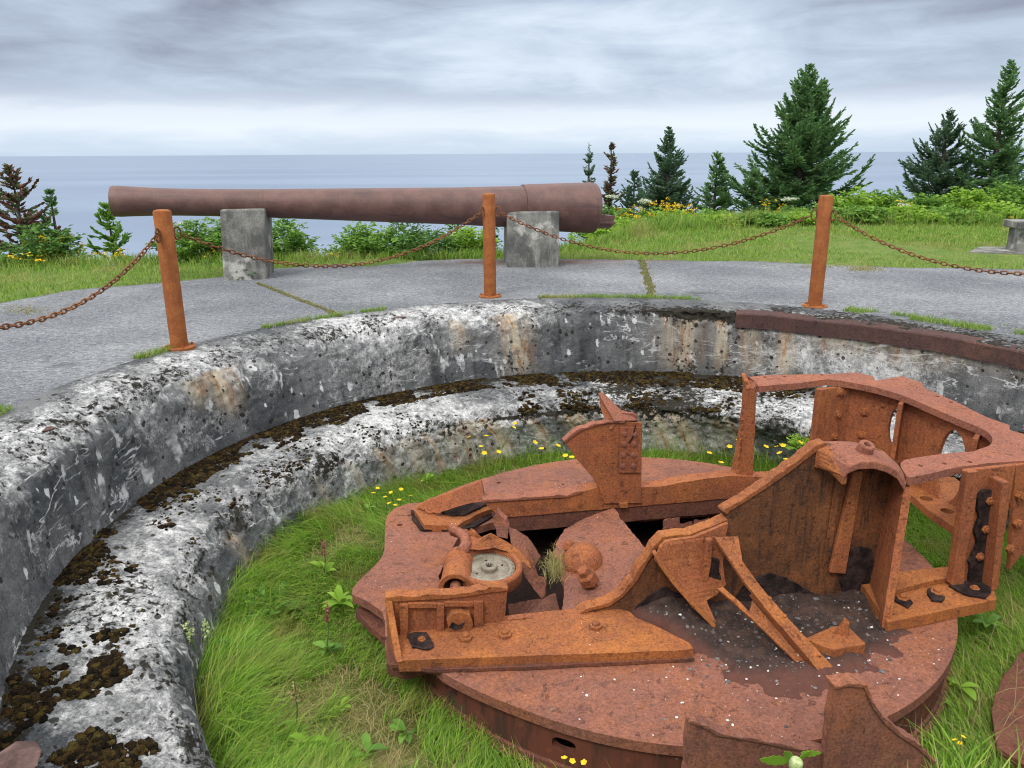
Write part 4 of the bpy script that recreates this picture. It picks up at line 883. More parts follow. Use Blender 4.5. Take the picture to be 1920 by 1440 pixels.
# shattered castings behind the gear
def shard(pts, th, mat=RUST_PLATE, name='shard', amt=.008, seed=0, par=hs_):
    return MB().plate([jag([V(x, y, v) for x, y, v in pts], amt, .022, seed)], th).build(name, mat, par, .004)
c0 = uvz(HC)[1]
arc = [V(x, y, v) for x, y, v in ((842, 990, c0 + .34), (858, 996, c0 + .32), (872, 1008, c0 + .27), (874, 1022, c0 + .2), (866, 1034, c0 + .12))]
mb = MB(); mb.tube(arc, [.022, .03, .034, .036, .04], 8); mb.build('broken_arm', RUST_TOP, hs_, 0, smooth=True)
shard([(840, 988, c0 + .36), (876, 992, c0 + .33), (884, 1008, c0 + .3), (868, 1006, c0 + .3), (845, 1000, c0 + .34)], EZ * -.03 + EV * .03, RUST_TOP, seed=1)
shard([(872, 1002, c0 + .3), (884, 990, c0 + .28), (900, 1004, c0 + .22), (908, 1012, c0 + .2), (884, 1036, c0 + .14), (872, 1030, c0 + .16)], EV * .03 + EZ * -.02, RUST_PLATE, seed=6)
shard([(880, 1030, c0 + .13), (896, 1016, c0 + .15), (908, 1006, c0 + .16), (922, 1000, c0 + .16), (940, 1010, c0 + .15), (968, 1028, c0 + .12), (992, 1052, c0 + .07), (996, 1066, c0 + .04), (975, 1052, c0 + .07), (950, 1034, c0 + .1), (925, 1026, c0 + .12), (900, 1032, c0 + .12)], EV * .045 - EZ * .02, RUST_ORANGE, seed=2)
shard([(925, 984, c0 + .32), (931, 957, c0 + .30), (948, 975, c0 + .28), (953, 990, c0 + .26), (940, 996, c0 + .27)], EV * .05 + EU * .02, RUST_TOP, seed=4)
shard([(930, 992, c0 + .26), (952, 990, c0 + .24), (952, 1010, c0 + .2), (932, 1006, c0 + .22)], EV * .04, RUST_SIDE, seed=3)
shard([(950, 985, c0 + .33), (968, 992, c0 + .34), (985, 1003, c0 + .36), (1000, 1020, c0 + .36), (1014, 1042, c0 + .34), (1002, 1060, c0 + .2), (985, 1050, c0 + .15), (960, 1020, c0 + .2)], EZ * -.02, RUST_DECK, amt=.012, seed=9)
shard([(975, 1052, c0 + .05), (1000, 1056, c0 + .1), (1010, 1080, c0 + .04), (1024, 1084, c0 + .02), (1022, 1108, c0 - .08), (1016, 1122, c0 - .12), (1000, 1104, c0 - .08), (984, 1080, c0 - .02)], EZ * -.02 + EU * .01, RUST_SIDE, amt=.012, seed=11)
# sheet steel bent down into the well
shard([(952, 1115, -.55), (990, 1108, -.4), (1020, 1105, -.3), (1042, 1095, -.25), (1050, 1130, -.4), (1040, 1160, -.55), (960, 1160, -.6)], EZ * -.02, RUST_SIDE, 'bent_sheet', .006, 5, carriage).location.z -= .06

# --- the tilted plate with the ball boss ----------------------------------------
bpl = P3(V(1150, 954, .44), V(1072, 1162, -.58), G(1219, 1037, -.79))
bq = [(1151, 952), (1175, 985), (1200, 1015), (1220, 1038), (1205, 1062), (1188, 1088), (1165, 1112), (1140, 1128), (1110, 1134), (1085, 1146), (1082, 1164), (1058, 1162), (1054, 1140), (1058, 1112), (1056, 1088), (1048, 1070), (1040, 1050), (1036, 1038), (1042, 1020), (1050, 1005), (1058, 992), (1090, 975), (1122, 962)]
bpn = (bpl(1150, 1000, 1) - bpl(1150, 1000)).normalized()
tilt = MB().plate([jag([bpl(*p) for p in bq], .010, .03, 8)], -EZ * .045).build('broken_plate', RUST_DECK, carriage, .005)
bc = bpl(1093, 1056); up_ = bpn if bpn.z > 0 else -bpn
bd = (up_ - EV * .25 - EU * .08).normalized()
prof_ = [(.122 * math.cos(a), .118 * math.sin(a)) for a in [i * PI / 2 / 12 for i in range(13)]]
ball = MB().lathe([(.124, -.06)] + prof_, bc - up_ * .005, bd, 40).build('ball_boss', RUST_PLATE, tilt, smooth=True)
nb = bpl(1112, 1098, 0); nd = (V(1088, 1063, uvz(nb)[1] - .02) - nb).normalized()
MB().lathe([(.032, -.05), (.032, .035), (.058, .035), (.061, .043), (.061, .098), (.056, .106), (.038, .106), (.038, .142), (.032, .152), (0, .152)], nb, nd, 6).build('boss_bolt', RUST_PLATE, tilt, .005)
MB().lathe([(.03, -.02), (.03, .045), (.024, .055), (0, .055)], bpl(1068, 1022, .03), (bd - EU * .5).normalized(), 12).build('stud', RUST_PLATE, tilt, .004)
MB().lathe([(.05, -.05), (.05, .04), (.045, .05), (0, .05)], V(1070, 1160, -.60) + EZ * .01, (EZ - EV * .25).normalized(), 18).build('stud', RUST_DECK, tilt, .004)
# crumpled lump in the far half of the well
c_l = V(1290, 992, .28); mb = MB()
for k, (du, dv, ln, h) in enumerate(((-.1, .03, .10, .05), (-.03, .0, .12, .025), (.04, -.02, .14, .01), (.10, .01, .12, .035), (.0, .05, .16, -.01))):
    q = c_l + EU * du + EV * dv; mb.plate([jag([q + EU * -ln * .5 + EZ * (h - .05), q + EU * -ln * .4 + EZ * (h + .03), q + EU * .0 + EZ * (h + .02), q + EU * ln * .45 + EZ * (h + .035), q + EU * ln * .5 + EZ * (h - .06)], .012, .015, k)], EV * .03 + EU * random.uniform(-.03, .03) + EZ * -.02)
mb.build('crumpled_plate', RUST_DECK, carriage, .003)
MB().lathe([(0, .02), (.05, .02), (.055, 0), (.055, -.3)], c_l + EU * -.08 - EZ * .02, (EZ + EU * .2).normalized(), 16).build('stub_shaft', RUST_DECK, carriage, .004)

# --- two ragged plates standing against the drum in the foreground --------------
def G2(x, y, d):   # a point at distance d in front of the drum's near edge line
    return V(x, y, d)
vb = -1.86
pA = empty('steel_fragment', V(1650, 1400, vb) - EZ * .1, 'ragged triangular rusty steel plate standing at the right in front of the turntable', 'steel fragment', 'torn plates in front of the turntable')
qa = [V(x, y, vb) for x, y in ((1563, 1287), (1588, 1281), (1622, 1284), (1640, 1325), (1660, 1352), (1688, 1376), (1722, 1398), (1752, 1428))]
low_z = -1.22
MB().plate([jag(qa + [Vector((qa[-1].x, qa[-1].y, low_z)), Vector((qa[0].x, qa[0].y, low_z))], .006, .025, 7)], EV * .05 + EU * .012).build('plate', RUST_DECK, pA, .004)
edge_strip(dense([p + EZ * .0 for p in qa], .02), 'torn_edge', pA, .062, .006, RUST_DECK)
pB = empty('steel_fragment', V(1400, 1400, vb - .02) - EZ * .1, 'long low torn rusty plate with a curled tip in front of the turntable', 'steel fragment', 'torn plates in front of the turntable')
qb = [V(x, y, vb + .02) for x, y in ((1293, 1349), (1312, 1356), (1330, 1364), (1346, 1374), (1400, 1382), (1460, 1394), (1520, 1406), (1562, 1412))]
MB().plate([jag(qb + [Vector((qb[-1].x, qb[-1].y, low_z)), Vector((qb[0].x, qb[0].y, low_z))], .006, .025, 3)], EV * .045).build('plate', RUST_DECK, pB, .004)
edge_strip(dense(qb, .02), 'torn_edge', pB, .05, .004, RUST_DECK)
# rusty plate lying in the grass at the right
pl_pts = [G(x, y, -1.13) for x, y in ((1925, 1210), (1880, 1270), (1858, 1330), (1868, 1400), (1960, 1460), (2050, 1400))]
pc = empty('steel_fragment', sum(pl_pts, Vector()) / 6 - EZ * .05, 'reddish rusty plate lying in the long grass at the right edge', 'steel fragment')
MB().plate([jag(pl_pts, .012, .04)], EZ * -.05 + EU * .01).build('plate', RUST_SIDE, pc, .006)

# --- dirt lying in the alcove and on the deck -----------------------------------
poly = [uvz(G(x, y, ZD))[:2] for x, y in ((1170, 1146), (1190, 1172), (1270, 1212), (1300, 1228), (1330, 1250), (1345, 1280), (1400, 1296), (1470, 1310), (1540, 1300), (1590, 1285), (1640, 1262), (1690, 1232), (1700, 1205), (1760, 1190), (1680, 1165), (1640, 1110), (1560, 1105), (1400, 1080), (1280, 1100))]
def inside(u, v):
    c = np.zeros(len(u), bool); dmin = np.full(len(u), 9.0); n = len(poly)
    for i in range(n):
        (x1, y1), (x2, y2) = poly[i], poly[(i + 1) % n]
        cr = ((y1 > v) != (y2 > v)) & (u < (x2 - x1) * (v - y1) / ((y2 - y1) or 1e-9) + x1); c ^= cr
        L = (x2 - x1) ** 2 + (y2 - y1) ** 2; k = np.clip(((u - x1) * (x2 - x1) + (v - y1) * (y2 - y1)) / L, 0, 1)
        dmin = np.minimum(dmin, np.hypot(u - x1 - k * (x2 - x1), v - y1 - k * (y2 - y1)))
    return np.where(c, dmin, -dmin)
us = np.arange(-.75, 1.45, .012); vs_ = np.arange(-1.5, -.5, .012); Ug, Vg = np.meshgrid(us, vs_); D = inside(Ug.ravel(), Vg.ravel())
pw_ = np.array([W(a, b, 0)[:] for a, b in zip(Ug.ravel(), Vg.ravel())])
nz_ = fbm(pw_, 7, 4); n2_z = fbm(pw_ + 4, 26, 3); D = D + .03 * nz_
H = .075 * np.clip(D / .05, 0, 1) * np.clip(1 - np.abs(Ug.ravel() + .22) / .32, 0, 1) * np.clip((Vg.ravel() + 1.06) / .2, 0, 1) + ZD - .012 + np.clip(D / .16, -.2, 1) * .045 + np.where(D > 0, .012 * nz_ + .007 * n2_z, 0) + np.where((D > .02), .022 * np.clip((Vg.ravel() + 1.0) / .3, 0, 1), 0)
pw_[:, 2] = H; I = np.arange(len(H)).reshape(Ug.shape); Q = np.stack([I[:-1, :-1].ravel(), I[:-1, 1:].ravel(), I[1:, 1:].ravel(), I[1:, :-1].ravel()], 1)
Q = Q[(D[Q] > -.02).all(1)]; used = np.unique(Q); remap = np.full(len(H), -1); remap[used] = np.arange(len(used))
dirt = raw('dirt', pw_[used], remap[Q], DIRT, smooth=True, attrs={'edge': np.clip(D[used] / .16, 0, 1) * np.clip((Vg.ravel()[used] + 1.42) / .42, 0, 1)}); tag(dirt, 'dark wet dirt and rust scale heaped below the cheek of the carriage', 'dirt', None, 'stuff')
# --- loose chips: white shell-like flecks, pebbles -------------------------------
def chips(name, n, mat, spots, smin, smax, label):
    ico = [(0, 0, 1), (.89, 0, .45), (.28, .85, .45), (-.72, .53, .45), (-.72, -.53, .45), (.28, -.85, .45), (.72, .53, -.45), (-.28, .85, -.45), (-.89, 0, -.45), (-.28, -.85, -.45), (.72, -.53, -.45), (0, 0, -1)]
    fc = [(0, 1, 2), (0, 2, 3), (0, 3, 4), (0, 4, 5), (0, 5, 1), (1, 6, 2), (2, 7, 3), (3, 8, 4), (4, 9, 5), (5, 10, 1), (6, 7, 2), (7, 8, 3), (8, 9, 4), (9, 10, 5), (10, 6, 1), (11, 7, 6), (11, 8, 7), (11, 9, 8), (11, 10, 9), (11, 6, 10)]
    mb = MB()
    for _ in range(n):
        p = spots(); s = smin * (smax / smin) ** (random.random() ** 2.2); a = random.uniform(0, 6.3); ca, sa = math.cos(a), math.sin(a); el_ = random.uniform(.5, 1); fl_ = random.uniform(.2, .45)
        vs = []
        for x, y, z in ico:
            k = 1 + random.uniform(-.25, .25); x, y, z = x * s * k, y * s * el_ * k, z * s * fl_; vs.append(p + Vector((x * ca - y * sa, x * sa + y * ca, z + s * fl_ * .6)))
        mb.add(vs, fc)
    o = mb.build(name, mat, None, recalc=False); tag(o, label, 'chips', None, 'stuff'); return o
def dirt_z(u, v):
    i = int((v + 1.5) / .012); j = int((u + .75) / .012)
    return max(ZD, H.reshape(Ug.shape)[i, j]) if 0 <= i < Ug.shape[0] and 0 <= j < Ug.shape[1] else ZD
def deck_spot():
    while True:
        x = random.gauss(1400, 260); y = random.gauss(1265, 60); p = G(x, y, ZD); u, v, _ = uvz(p)
        if math.hypot(u, v) < 1.66 and v < -1.02 - .02: p.z = dirt_z(u, v); return p
def dirt_spot():
    while True:
        u = random.uniform(-.4, 1.2); v = random.uniform(-1.35, -.72)
        if inside(np.array([u]), np.array([v]))[0] > .01: p = W(u, v, 0); p.z = dirt_z(u, v); return p
chips('stone_chips', 210, STONE_WHITE, lambda: deck_spot() if random.random() < .62 else dirt_spot(), .002, .010, 'white stone chips scattered over the near edge of the rusty deck')
chips('dark_pebbles', 220, STONE_GREY, lambda: dirt_spot() if random.random() < .8 else deck_spot(), .004, .02, 'dark grey pebbles lying in the dirt on the rusty deck')
# ================================================================== THE LONG GUN ON ITS PIERS
ga, gb_ = Vector((-5.13, 10.24, 1.035)), Vector((1.25, 12.0, .80))
gax = (gb_ - ga).normalized(); glen = (gb_ - ga).length
gun = empty('gun_barrel', (ga.x * .5 + gb_.x * .5, ga.y * .5 + gb_.y * .5, .9), 'long rusty brown cannon barrel lying across two concrete piers above the sea', 'cannon')
def gpart(prof, name, mat=GUN, par=gun, n=64):
    """turned part; its own axes follow the bore so that the streaks run along the barrel"""
    me_v = []; c = ga + gax * (sum(h for _, h in prof) / len(prof)); q = gax.to_track_quat('X', 'Z')
    mb = MB().lathe([(r, h) for r, h in prof], ga, gax, n); inv = q.inverted(); o = mb.build(name, mat, par, 0, smooth=True)
    cc = ORG[o]; 
    for v in o.data.vertices: v.co = inv @ v.co
    o.rotation_mode = 'QUATERNION'; o.rotation_quaternion = q
    if hasattr(o.data, 'set_sharp_from_angle'): o.data.set_sharp_from_angle(angle=rad(28))
    return o
L = glen
gpart([(.102, .5), (.102, .0), (.15, -.012), (.186, .0), (.195, .03), (.196, .10), (.188, .25), (.178, .5), (.174, .8), (.176, 1.2), (.186, 1.85), (.186, 1.853), (.184, 1.856), (.184, 1.862), (.188, 1.865), (.189, 1.95), (.19, 1.96), (.226, 3.2), (.264, 4.6), (.268, 4.621), (.300, L - 1.16), (.300, L - 1.12)], 'barrel')
gpart([(.300, L - 1.14), (.322, L - 1.13), (.324, L - 1.11), (.324, L - 1.06), (.330, L - 1.04), (.372, L - .12), (.376, L - .10), (.376, L - .075), (.371, L - .07), (.371, L - .02), (.355, L + .0), (.20, L), (.20, L - .05), (.0, L - .05)], 'breech')
bq = gb_ + gax * .14 + Vector((0, -.10, -.17)); g2 = gax.cross(EZ).normalized()
o = MB().plate([jag([bq + gax * -.14 + EZ * .09, bq + gax * .20 + EZ * .065, bq + gax * .18 + EZ * .0, bq + gax * .19 - EZ * .06, bq + gax * .12 - EZ * .12, bq + gax * -.14 - EZ * .12], .006, .03)], g2 * -.2).build('breech_lug', GUN, gun, .012)
MB().plate([[bq + gax * -.14 + EZ * -.02 + g2 * .02, bq + gax * .18 + EZ * -.02 + g2 * .02, bq + gax * .17 - EZ * .05 + g2 * .02, bq + gax * -.14 - EZ * .05 + g2 * .02]], g2 * .05).build('breech_hinge', GUN, gun, .006)
def pier(center, width, depth, height, label, lean=0.0, yaw=0.0, taper=.06):
    """a cast block with a saddle for the barrel"""
    c = Vector((center[0], center[1], 0)); k = (c - ga).dot(gax) / gax.dot(gax); ac = ga + gax * ((Vector((c.x, c.y, ga.z)) - ga).dot(Vector((gax.x, gax.y, 0)).normalized()))
    fx = Vector((gax.x, gax.y, 0)).normalized(); fx = Matrix.Rotation(yaw, 3, 'Z') @ fx; fy = EZ.cross(fx)
    r_ = np.interp((ac - ga).length, [0, 1, 2, 3.2, 4.6, L - 1.15, L], [.19, .175, .19, .225, .262, .30, .372]) + .004
    P_ = empty('concrete_pier', c, label, 'pier', 'concrete piers under the cannon')
    mb = MB(); hw, hd = width / 2, depth / 2; n = 12; lo = [(-hd, -.15), (-hd, height)]; dx_ = ac.z
    cutw = min(hd * .8, math.sqrt(max(.0001, r_ * r_ - max(0, height - ac.z) ** 2)) if height > ac.z - r_ else .01)
    prof = [(-hd - taper * .5, -.15), (-hd, height), (-cutw, height)]
    a0 = math.atan2(height - ac.z, -cutw); 
    for i in range(1, n): a = a0 + (2 * PI - 2 * (a0 - (-PI / 2) if a0 < 0 else a0 + PI / 2) + 0) * 0; 
    th0 = math.atan2(height - ac.z, -cutw); th0 = th0 if th0 > 0 else th0 + 2 * PI; th1 = 3 * PI - th0
    for i in range(1, n): a = th0 + (th1 - th0) * i / n; prof.append((r_ * math.cos(a), ac.z + r_ * math.sin(a)))
    prof += [(cutw, height), (hd, height), (hd + taper * .5, -.15)]
    b = [c - fx * hw + fy * y + EZ * z + fx * lean * (z - height) for y, z in prof]
    body = mb.plate([b], fx * width).build('block', PIER, P_, .03, seg=3)
    return P_
pier((-3.57, 10.72), .56, .74, .915, 'tall narrow grey concrete pier under the muzzle half of the cannon', .05, rad(-6))
pier((.29, 11.83), .76, .92, .80, 'wide grey concrete pier with a white stain under the breech of the cannon', .0, rad(-12))

# ------------------------------------------------------------------ bollards and chains
PB = [Vector((-2.876, 6.536, 0)), Vector((-.25, 8.963, 0)), Vector((3.262, 8.243, 0))]
def bollard(p, label, az):
    b = empty('bollard', p, label, 'bollard', 'rusty bollards round the pit')
    MB().lathe([(0, 1.172), (.045, 1.170), (.066, 1.162), (.072, 1.150), (.072, 0.0), (0, 0)], p, EZ, 28).build('post', POST, b, 0, smooth=True).data.set_sharp_from_angle(angle=rad(40))
    MB().lathe([(0, .018), (.128, .018), (.132, .012), (.132, -.01)], p, EZ, 24).build('base_plate', POST, b, .002)
    for a in az:
        d_ = Vector((math.cos(a), math.sin(a), 0)); c = p + d_ * .075 + EZ * .97
        ring = [c + d_ * .028 * (1 + math.cos(q)) + EZ * .055 * math.sin(q) for q in np.linspace(0, 2 * PI, 15)[:-1]]; ring.append(ring[0])
        MB().tube(ring, .0075, 6, False).build('chain_eye', RUST_CHAIN, b, 0, smooth=True)
    for k in range(4):
        a = az[0] + PI / 4 + k * PI / 2; MB().hexbolt(p + Vector((math.cos(a), math.sin(a), 0)) * .105 + EZ * .018, EZ, .014, .012, .008, .008).build('anchor_nut', POST, b)
    return b
ends = [Vector((-3.34, 3.5, 0))] + PB + [Vector((5.3, 5.6, 0))]
azs = [math.atan2(ends[i + 1].y - ends[i].y, ends[i + 1].x - ends[i].x) for i in range(4)]
for i, lb in enumerate(('rusty orange round bollard nearest the left edge of the photo', 'rusty orange round bollard standing in front of the cannon', 'rusty orange round bollard in front of the big spruce, right of the cannon')):
    bollard(PB[i], lb, [azs[i] + PI, azs[i + 1]])
def chain(a, b, sag, label, t0=0.0, t1=1.0):
    pts = []; n = 400; a = a + EZ * .965; b = b + EZ * .965
    dd = (b - a); dn = Vector((dd.x, dd.y, 0)).normalized(); a = a + dn * .125; b = b - dn * .125
    for i in range(n + 1):
        t = t0 + (t1 - t0) * i / n; pts.append(a.lerp(b, t) - EZ * sag * 4 * t * (1 - t))
    mb = MB(); step = .052; acc = 0; k = 0; last = pts[0]; lk = []
    for p, q in zip(pts[:-1], pts[1:]):
        acc += (q - p).length
        if acc >= step: lk.append((q, (q - p).normalized())); acc -= step
    for c, d_ in lk:
        s_ = d_.cross(EZ).normalized(); u_ = s_.cross(d_); s_, u_ = (s_, u_) if k % 2 else (u_, s_); k += 1
        tw = random.uniform(-.25, .25); s2 = s_ * math.cos(tw) + u_ * math.sin(tw)
        loop = []
        for q in range(10):
            an = 2 * PI * q / 10; loop.append(c + d_ * (.0205 * math.copysign(1, math.cos(an)) * (abs(math.cos(an)) ** .6) * 1.55) + s2 * .0155 * math.sin(an))
        loop.append(loop[0]); mb.tube(loop, .0062, 5, False)
    o = mb.build('chain', RUST_CHAIN, None, 0, smooth=True, recalc=False)
    return tag(o, label, 'chain', 'chains hung between the bollards')
chain(ends[0], ends[1], .40, 'rusty link chain hanging from the left bollard out of the left edge of the photo')
chain(ends[1], ends[2], .42, 'rusty link chain sagging between the left bollard and the middle bollard')
chain(ends[2], ends[3], .43, 'rusty link chain sagging between the middle bollard and the right bollard')
chain(ends[3], ends[4], .40, 'rusty link chain hanging from the right bollard down to the right edge of the photo')

# concrete bench at the right edge
bo = G(1907, 476); bo.z = 0; bench = empty('concrete_bench', bo, 'grey concrete bench on a slab at the right edge of the lawn', 'bench')
xd = Vector((.985, -.17, 0)); yd = Vector((.17, .985, 0))
MB().plate([[bo + xd * -.09 + yd * -.12 + EZ * .40, bo + xd * 1.7 + yd * -.12 + EZ * .40, bo + xd * 1.7 + yd * .50 + EZ * .40, bo + xd * -.09 + yd * .50 + EZ * .40]], EZ * .115).build('seat', PIER, bench, .015)
for k in (0, 1.35):
    f = bo + xd * (k - .02); MB().plate([[f + EZ * -.02, f + xd * .14 + EZ * -.02, f + xd * .16 + EZ * .1, f + xd * .40 + EZ * .1, f + xd * .40 + EZ * .40, f + EZ * .40]], yd * .40).build('leg', PIER, bench, .012)
sl_ = [bo + xd * -.75 + yd * -.05, bo + xd * .2 + yd * -.35, bo + xd * 2 + yd * -.35, bo + xd * 2 + yd * .8, bo + xd * -.3 + yd * .7]
MB().plate([[p + EZ * .035 for p in sl_]], EZ * -.08).build('slab', PIER, bench, .01)

# ================================================================== VEGETATION
def blades(name, roots, h, w, ang_, bend, mat, label=None, segs=3, parent=None):
    n = len(roots); d_ = np.stack([np.cos(ang_), np.sin(ang_), 0 * ang_], 1); sd_ = np.stack([-np.sin(ang_), np.cos(ang_), 0 * ang_], 1)
    tw = rng.uniform(-.9, .9, n)[:, None]; side_ = sd_ * np.cos(tw) + d_ * np.sin(tw)
    V_ = []
    for k in range(segs + 1):
        s = k / segs; up = h * (s - .38 * np.minimum(bend, 1.3) * s * s); ou = h * bend * s * s
        p = roots + d_ * ou[:, None]; p = p + np.stack([0 * up, 0 * up, up], 1); ww = (w * (1 - s ** 1.6) * .5)[:, None]
        if k < segs: V_ += [p - side_ * ww, p + side_ * ww]
        else: V_ += [p]
    V_ = np.stack(V_, 1); m = V_.shape[1]; base = np.arange(n)[:, None] * m
    Q = np.concatenate([base + np.array([[2 * k, 2 * k + 1, 2 * k + 3, 2 * k + 2]]) for k in range(segs - 1)], 0) if segs > 1 else None
    T_ = base + np.array([[2 * segs - 2, 2 * segs - 1, 2 * segs]])
    o = raw(name, V_.reshape(-1, 3), Q, mat, parent, T_)
    if label: tag(o, label, 'grass', None, 'stuff')
    return o
def leaves_np(c, d_, ln, w, fold=.25, nrm=None):
    """folded diamond leaves: returns verts and tris"""
    n = len(c); d_ = d_ / (np.linalg.norm(d_, axis=1, keepdims=True) + 1e-9); r = rng.normal(size=(n, 3)) * .5 + (np.array([0, 0, 1.0]) if nrm is None else nrm)
    s = np.cross(d_, r); s /= np.linalg.norm(s, axis=1, keepdims=True) + 1e-9; u = np.cross(s, d_)
    ln = ln[:, None]; w = w[:, None]; mid = c + d_ * ln * .42
    vs = np.stack([c, mid + s * w * .5 + u * w * fold, c + d_ * ln - u * ln * .12, mid - s * w * .5 + u * w * fold], 1).reshape(-1, 3)
    b = np.arange(n)[:, None] * 4; return vs, np.concatenate([b + np.array([[0, 1, 2]]), b + np.array([[0, 2, 3]])], 0)
def twigs_np(A, B, w):
    n = len(A); d_ = B - A; r = rng.normal(size=(n, 3)); s = np.cross(d_, r); s /= np.linalg.norm(s, axis=1, keepdims=True) + 1e-9
    t_ = np.cross(d_, s); t_ /= np.linalg.norm(t_, axis=1, keepdims=True) + 1e-9; m = A + d_ * .45; w = w[:, None]
    v1 = np.stack([A, m + s * w, B, m - s * w], 1); v2 = np.stack([A, m + t_ * w, B, m - t_ * w], 1)
    vs = np.concatenate([v1, v2], 1).reshape(-1, 3); b = np.arange(n)[:, None] * 8
    return vs, np.concatenate([b + np.array([[0, 1, 2, 3]]), b + np.array([[4, 5, 6, 7]])], 0)

def spruce(x, ytop, D, hw_px, mat, label, seed, levels=26, per=7, sparse=1.0, power=.85, lean=0.0, fork=None, group='young spruces on the bluff', zb=None, name='spruce_tree'):
    r = np.random.default_rng(seed); tp = Yp(x, ytop, D); bz = float(ground_z(tp.x, D)) if zb is None else zb; base = Vector((tp.x - lean, D, bz)); Ht = tp.z - bz; Rb = 1.06 * hw_px / FPX * D
    tr = empty(name, base, label, 'tree', group)
    mb = MB(); mb.tube([base + (tp - base) * f for f in (0, .25, .5, .75, 1)], [.028 * Ht + .01, .02 * Ht + .008, .013 * Ht + .006, .008 * Ht + .004, .004], 7)
    A = []; B = []; Wd = []
    def stem_twigs(p0, p1, n0):
        for i in range(n0):
            a = p0.lerp(p1, i / n0); dr = Vector((r.normal(), r.normal(), .9)).normalized(); A.append(a[:]); B.append((a + dr * .10)[:]); Wd.append(.012)
    stem_twigs(base.lerp(tp, .86), tp, 26)
    def crown(tp, base, Ht, Rb, levels, z_lo):
        for li in range(levels):
            f = z_lo + (1 - z_lo) * ((li + r.uniform(0, .8)) / levels) ** .92
            if f > .985: continue
            org_ = base.lerp(tp, f); ln0 = Rb * (1 - f) ** power + .05
            for k in range(max(3, int(per * sparse * (1.05 - .35 * f)))):
                az = r.uniform(0, 2 * PI); ln = ln0 * r.uniform(.42, 1.25)
                e0 = -.05 + .75 * f + r.normal() * .16; e1 = e0 + .5 + r.uniform(-.1, .5)
                segs = max(3, int(ln / .12)); p = org_.copy(); pts = [p.copy()]
                for s in range(segs):
                    e = e0 + (e1 - e0) * (s / segs) ** 1.5; az2 = az + .15 * math.sin(s * .9 + k)
                    p = p + Vector((math.cos(az2) * math.cos(e), math.sin(az2) * math.cos(e), math.sin(e))) * (ln / segs); pts.append(p.copy())
                if ln > .3: mb.tube(pts, [max(.003, .013 * ln * (1 - i / (len(pts))) + .002) for i in range(len(pts))], 4, False)
                for i in range(len(pts) - 1):
                    a, b = pts[i], pts[i + 1]; t_ = (b - a).normalized(); sd_ = t_.cross(EZ).normalized(); fr = (i + .5) / segs
                    if fr < .14 and ln > .5: continue
                    A.append(a[:]); B.append((b + t_ * .05)[:]); Wd.append(.020)
                    nt = max(1, int((b - a).length / .04))
                    for j in range(nt):
                        for sg_ in (-1, 1):
                            if r.random() > .9: continue
                            q = a.lerp(b, (j + r.random()) / nt); tl = (.10 + .26 * ln * (1 - fr) ** .8 * min(1, .35 + fr * 2)) * r.uniform(.6, 1.15); tl = min(tl, .42)
                            dr = (t_ * .75 + sd_ * sg_ * r.uniform(.55, .95) + EZ * r.normal() * .16).normalized()
                            A.append(q[:]); B.append((q + dr * tl)[:]); Wd.append(.016 + .014 * r.random())
                            if tl > .17:
                                for m in (.35, .65):
                                    q2 = q + dr * tl * m; d2 = (dr * .8 + dr.cross(EZ) * r.choice((-1, 1)) * .7 + EZ * r.normal() * .25).normalized(); A.append(q2[:]); B.append((q2 + d2 * tl * .45)[:]); Wd.append(.017)
    crown(tp, base, Ht, Rb, levels, .06)
    if fork: 
        t2 = Yp(fork[0], fork[1], D + .3); b2 = base.lerp(tp, .45); mb.tube([b2, b2.lerp(t2, .5), t2], [.03, .02, .004], 6); crown(t2, b2, (t2 - b2).length, Rb * .42, int(levels * .55), .15); stem_twigs(b2.lerp(t2, .8), t2, 20)
    mb.build('trunk', BARK, tr, 0, smooth=True, recalc=False)
    vs, q = twigs_np(np.array(A), np.array(B), np.array(Wd)); raw('crown', vs, q, mat, tr)
    return tr
SPR = [(20, 316, 13.1, 84, NEEDLE_RED, 'young spruce with browned red needles at the left edge of the lawn', 1, 17, 6, .85, .62),
       (92, 356, 13.5, 54, NEEDLE, 'thin young green spruce right of the browned one at the left edge', 2, 13, 5, .8, .75),
       (200, 384, 13.7, 56, LEAF, 'small bright green spruce sapling below the muzzle of the cannon', 3, 12, 6, .9, .55),
       (1105, 270, 25.5, 44, NEEDLE_BLUE, 'small dark spruce directly behind the breech of the cannon', 4, 20, 7, 1.0, .7),
       (1147, 268, 24.5, 40, NEEDLE_RED, 'narrow young spruce with dull reddish brown needles behind the breech', 5, 20, 7, .9, .7),
       (1190, 322, 23.5, 50, NEEDLE_BLUE, 'lowest dark spruce between the reddish one and the broad dark one', 6, 16, 7, .9, .75),
       (1256, 240, 24.5, 72, NEEDLE_BLUE, 'broad dark blue green spruce in the gap right of the breech', 7, 24, 8, 1.15, .9),
       (1346, 284, 25.0, 52, NEEDLE, 'slim open spruce left of the biggest spruce', 8, 20, 7, 1.0, .8),
       (1416, 318, 24.5, 52, NEEDLE, 'low bushy spruce leaning on the left side of the biggest spruce', 9, 15, 7, 1.0, .8),
       (1518, 122, 25.0, 140, NEEDLE, 'biggest bushy green spruce with two tops behind the right bollard', 10, 32, 9, 1.15, .82),
       (1782, 202, 26.0, 110, NEEDLE_BLUE, 'open grey green spruce second from the right edge', 11, 24, 7, 1.0, .9),
       (1896, 114, 25.0, 92, NEEDLE, 'tall spruce at the right edge with a browned top', 12, 30, 8, 1.15, .75)]
for x, y, D, hw, m_, lb, sd_, lv, per, spv, pw in SPR:
    spruce(x, y, D, hw, m_, lb, sd_, int(lv * 1.1), per, spv, pw * 1.08, fork=(1548, 150) if sd_ == 10 else None)

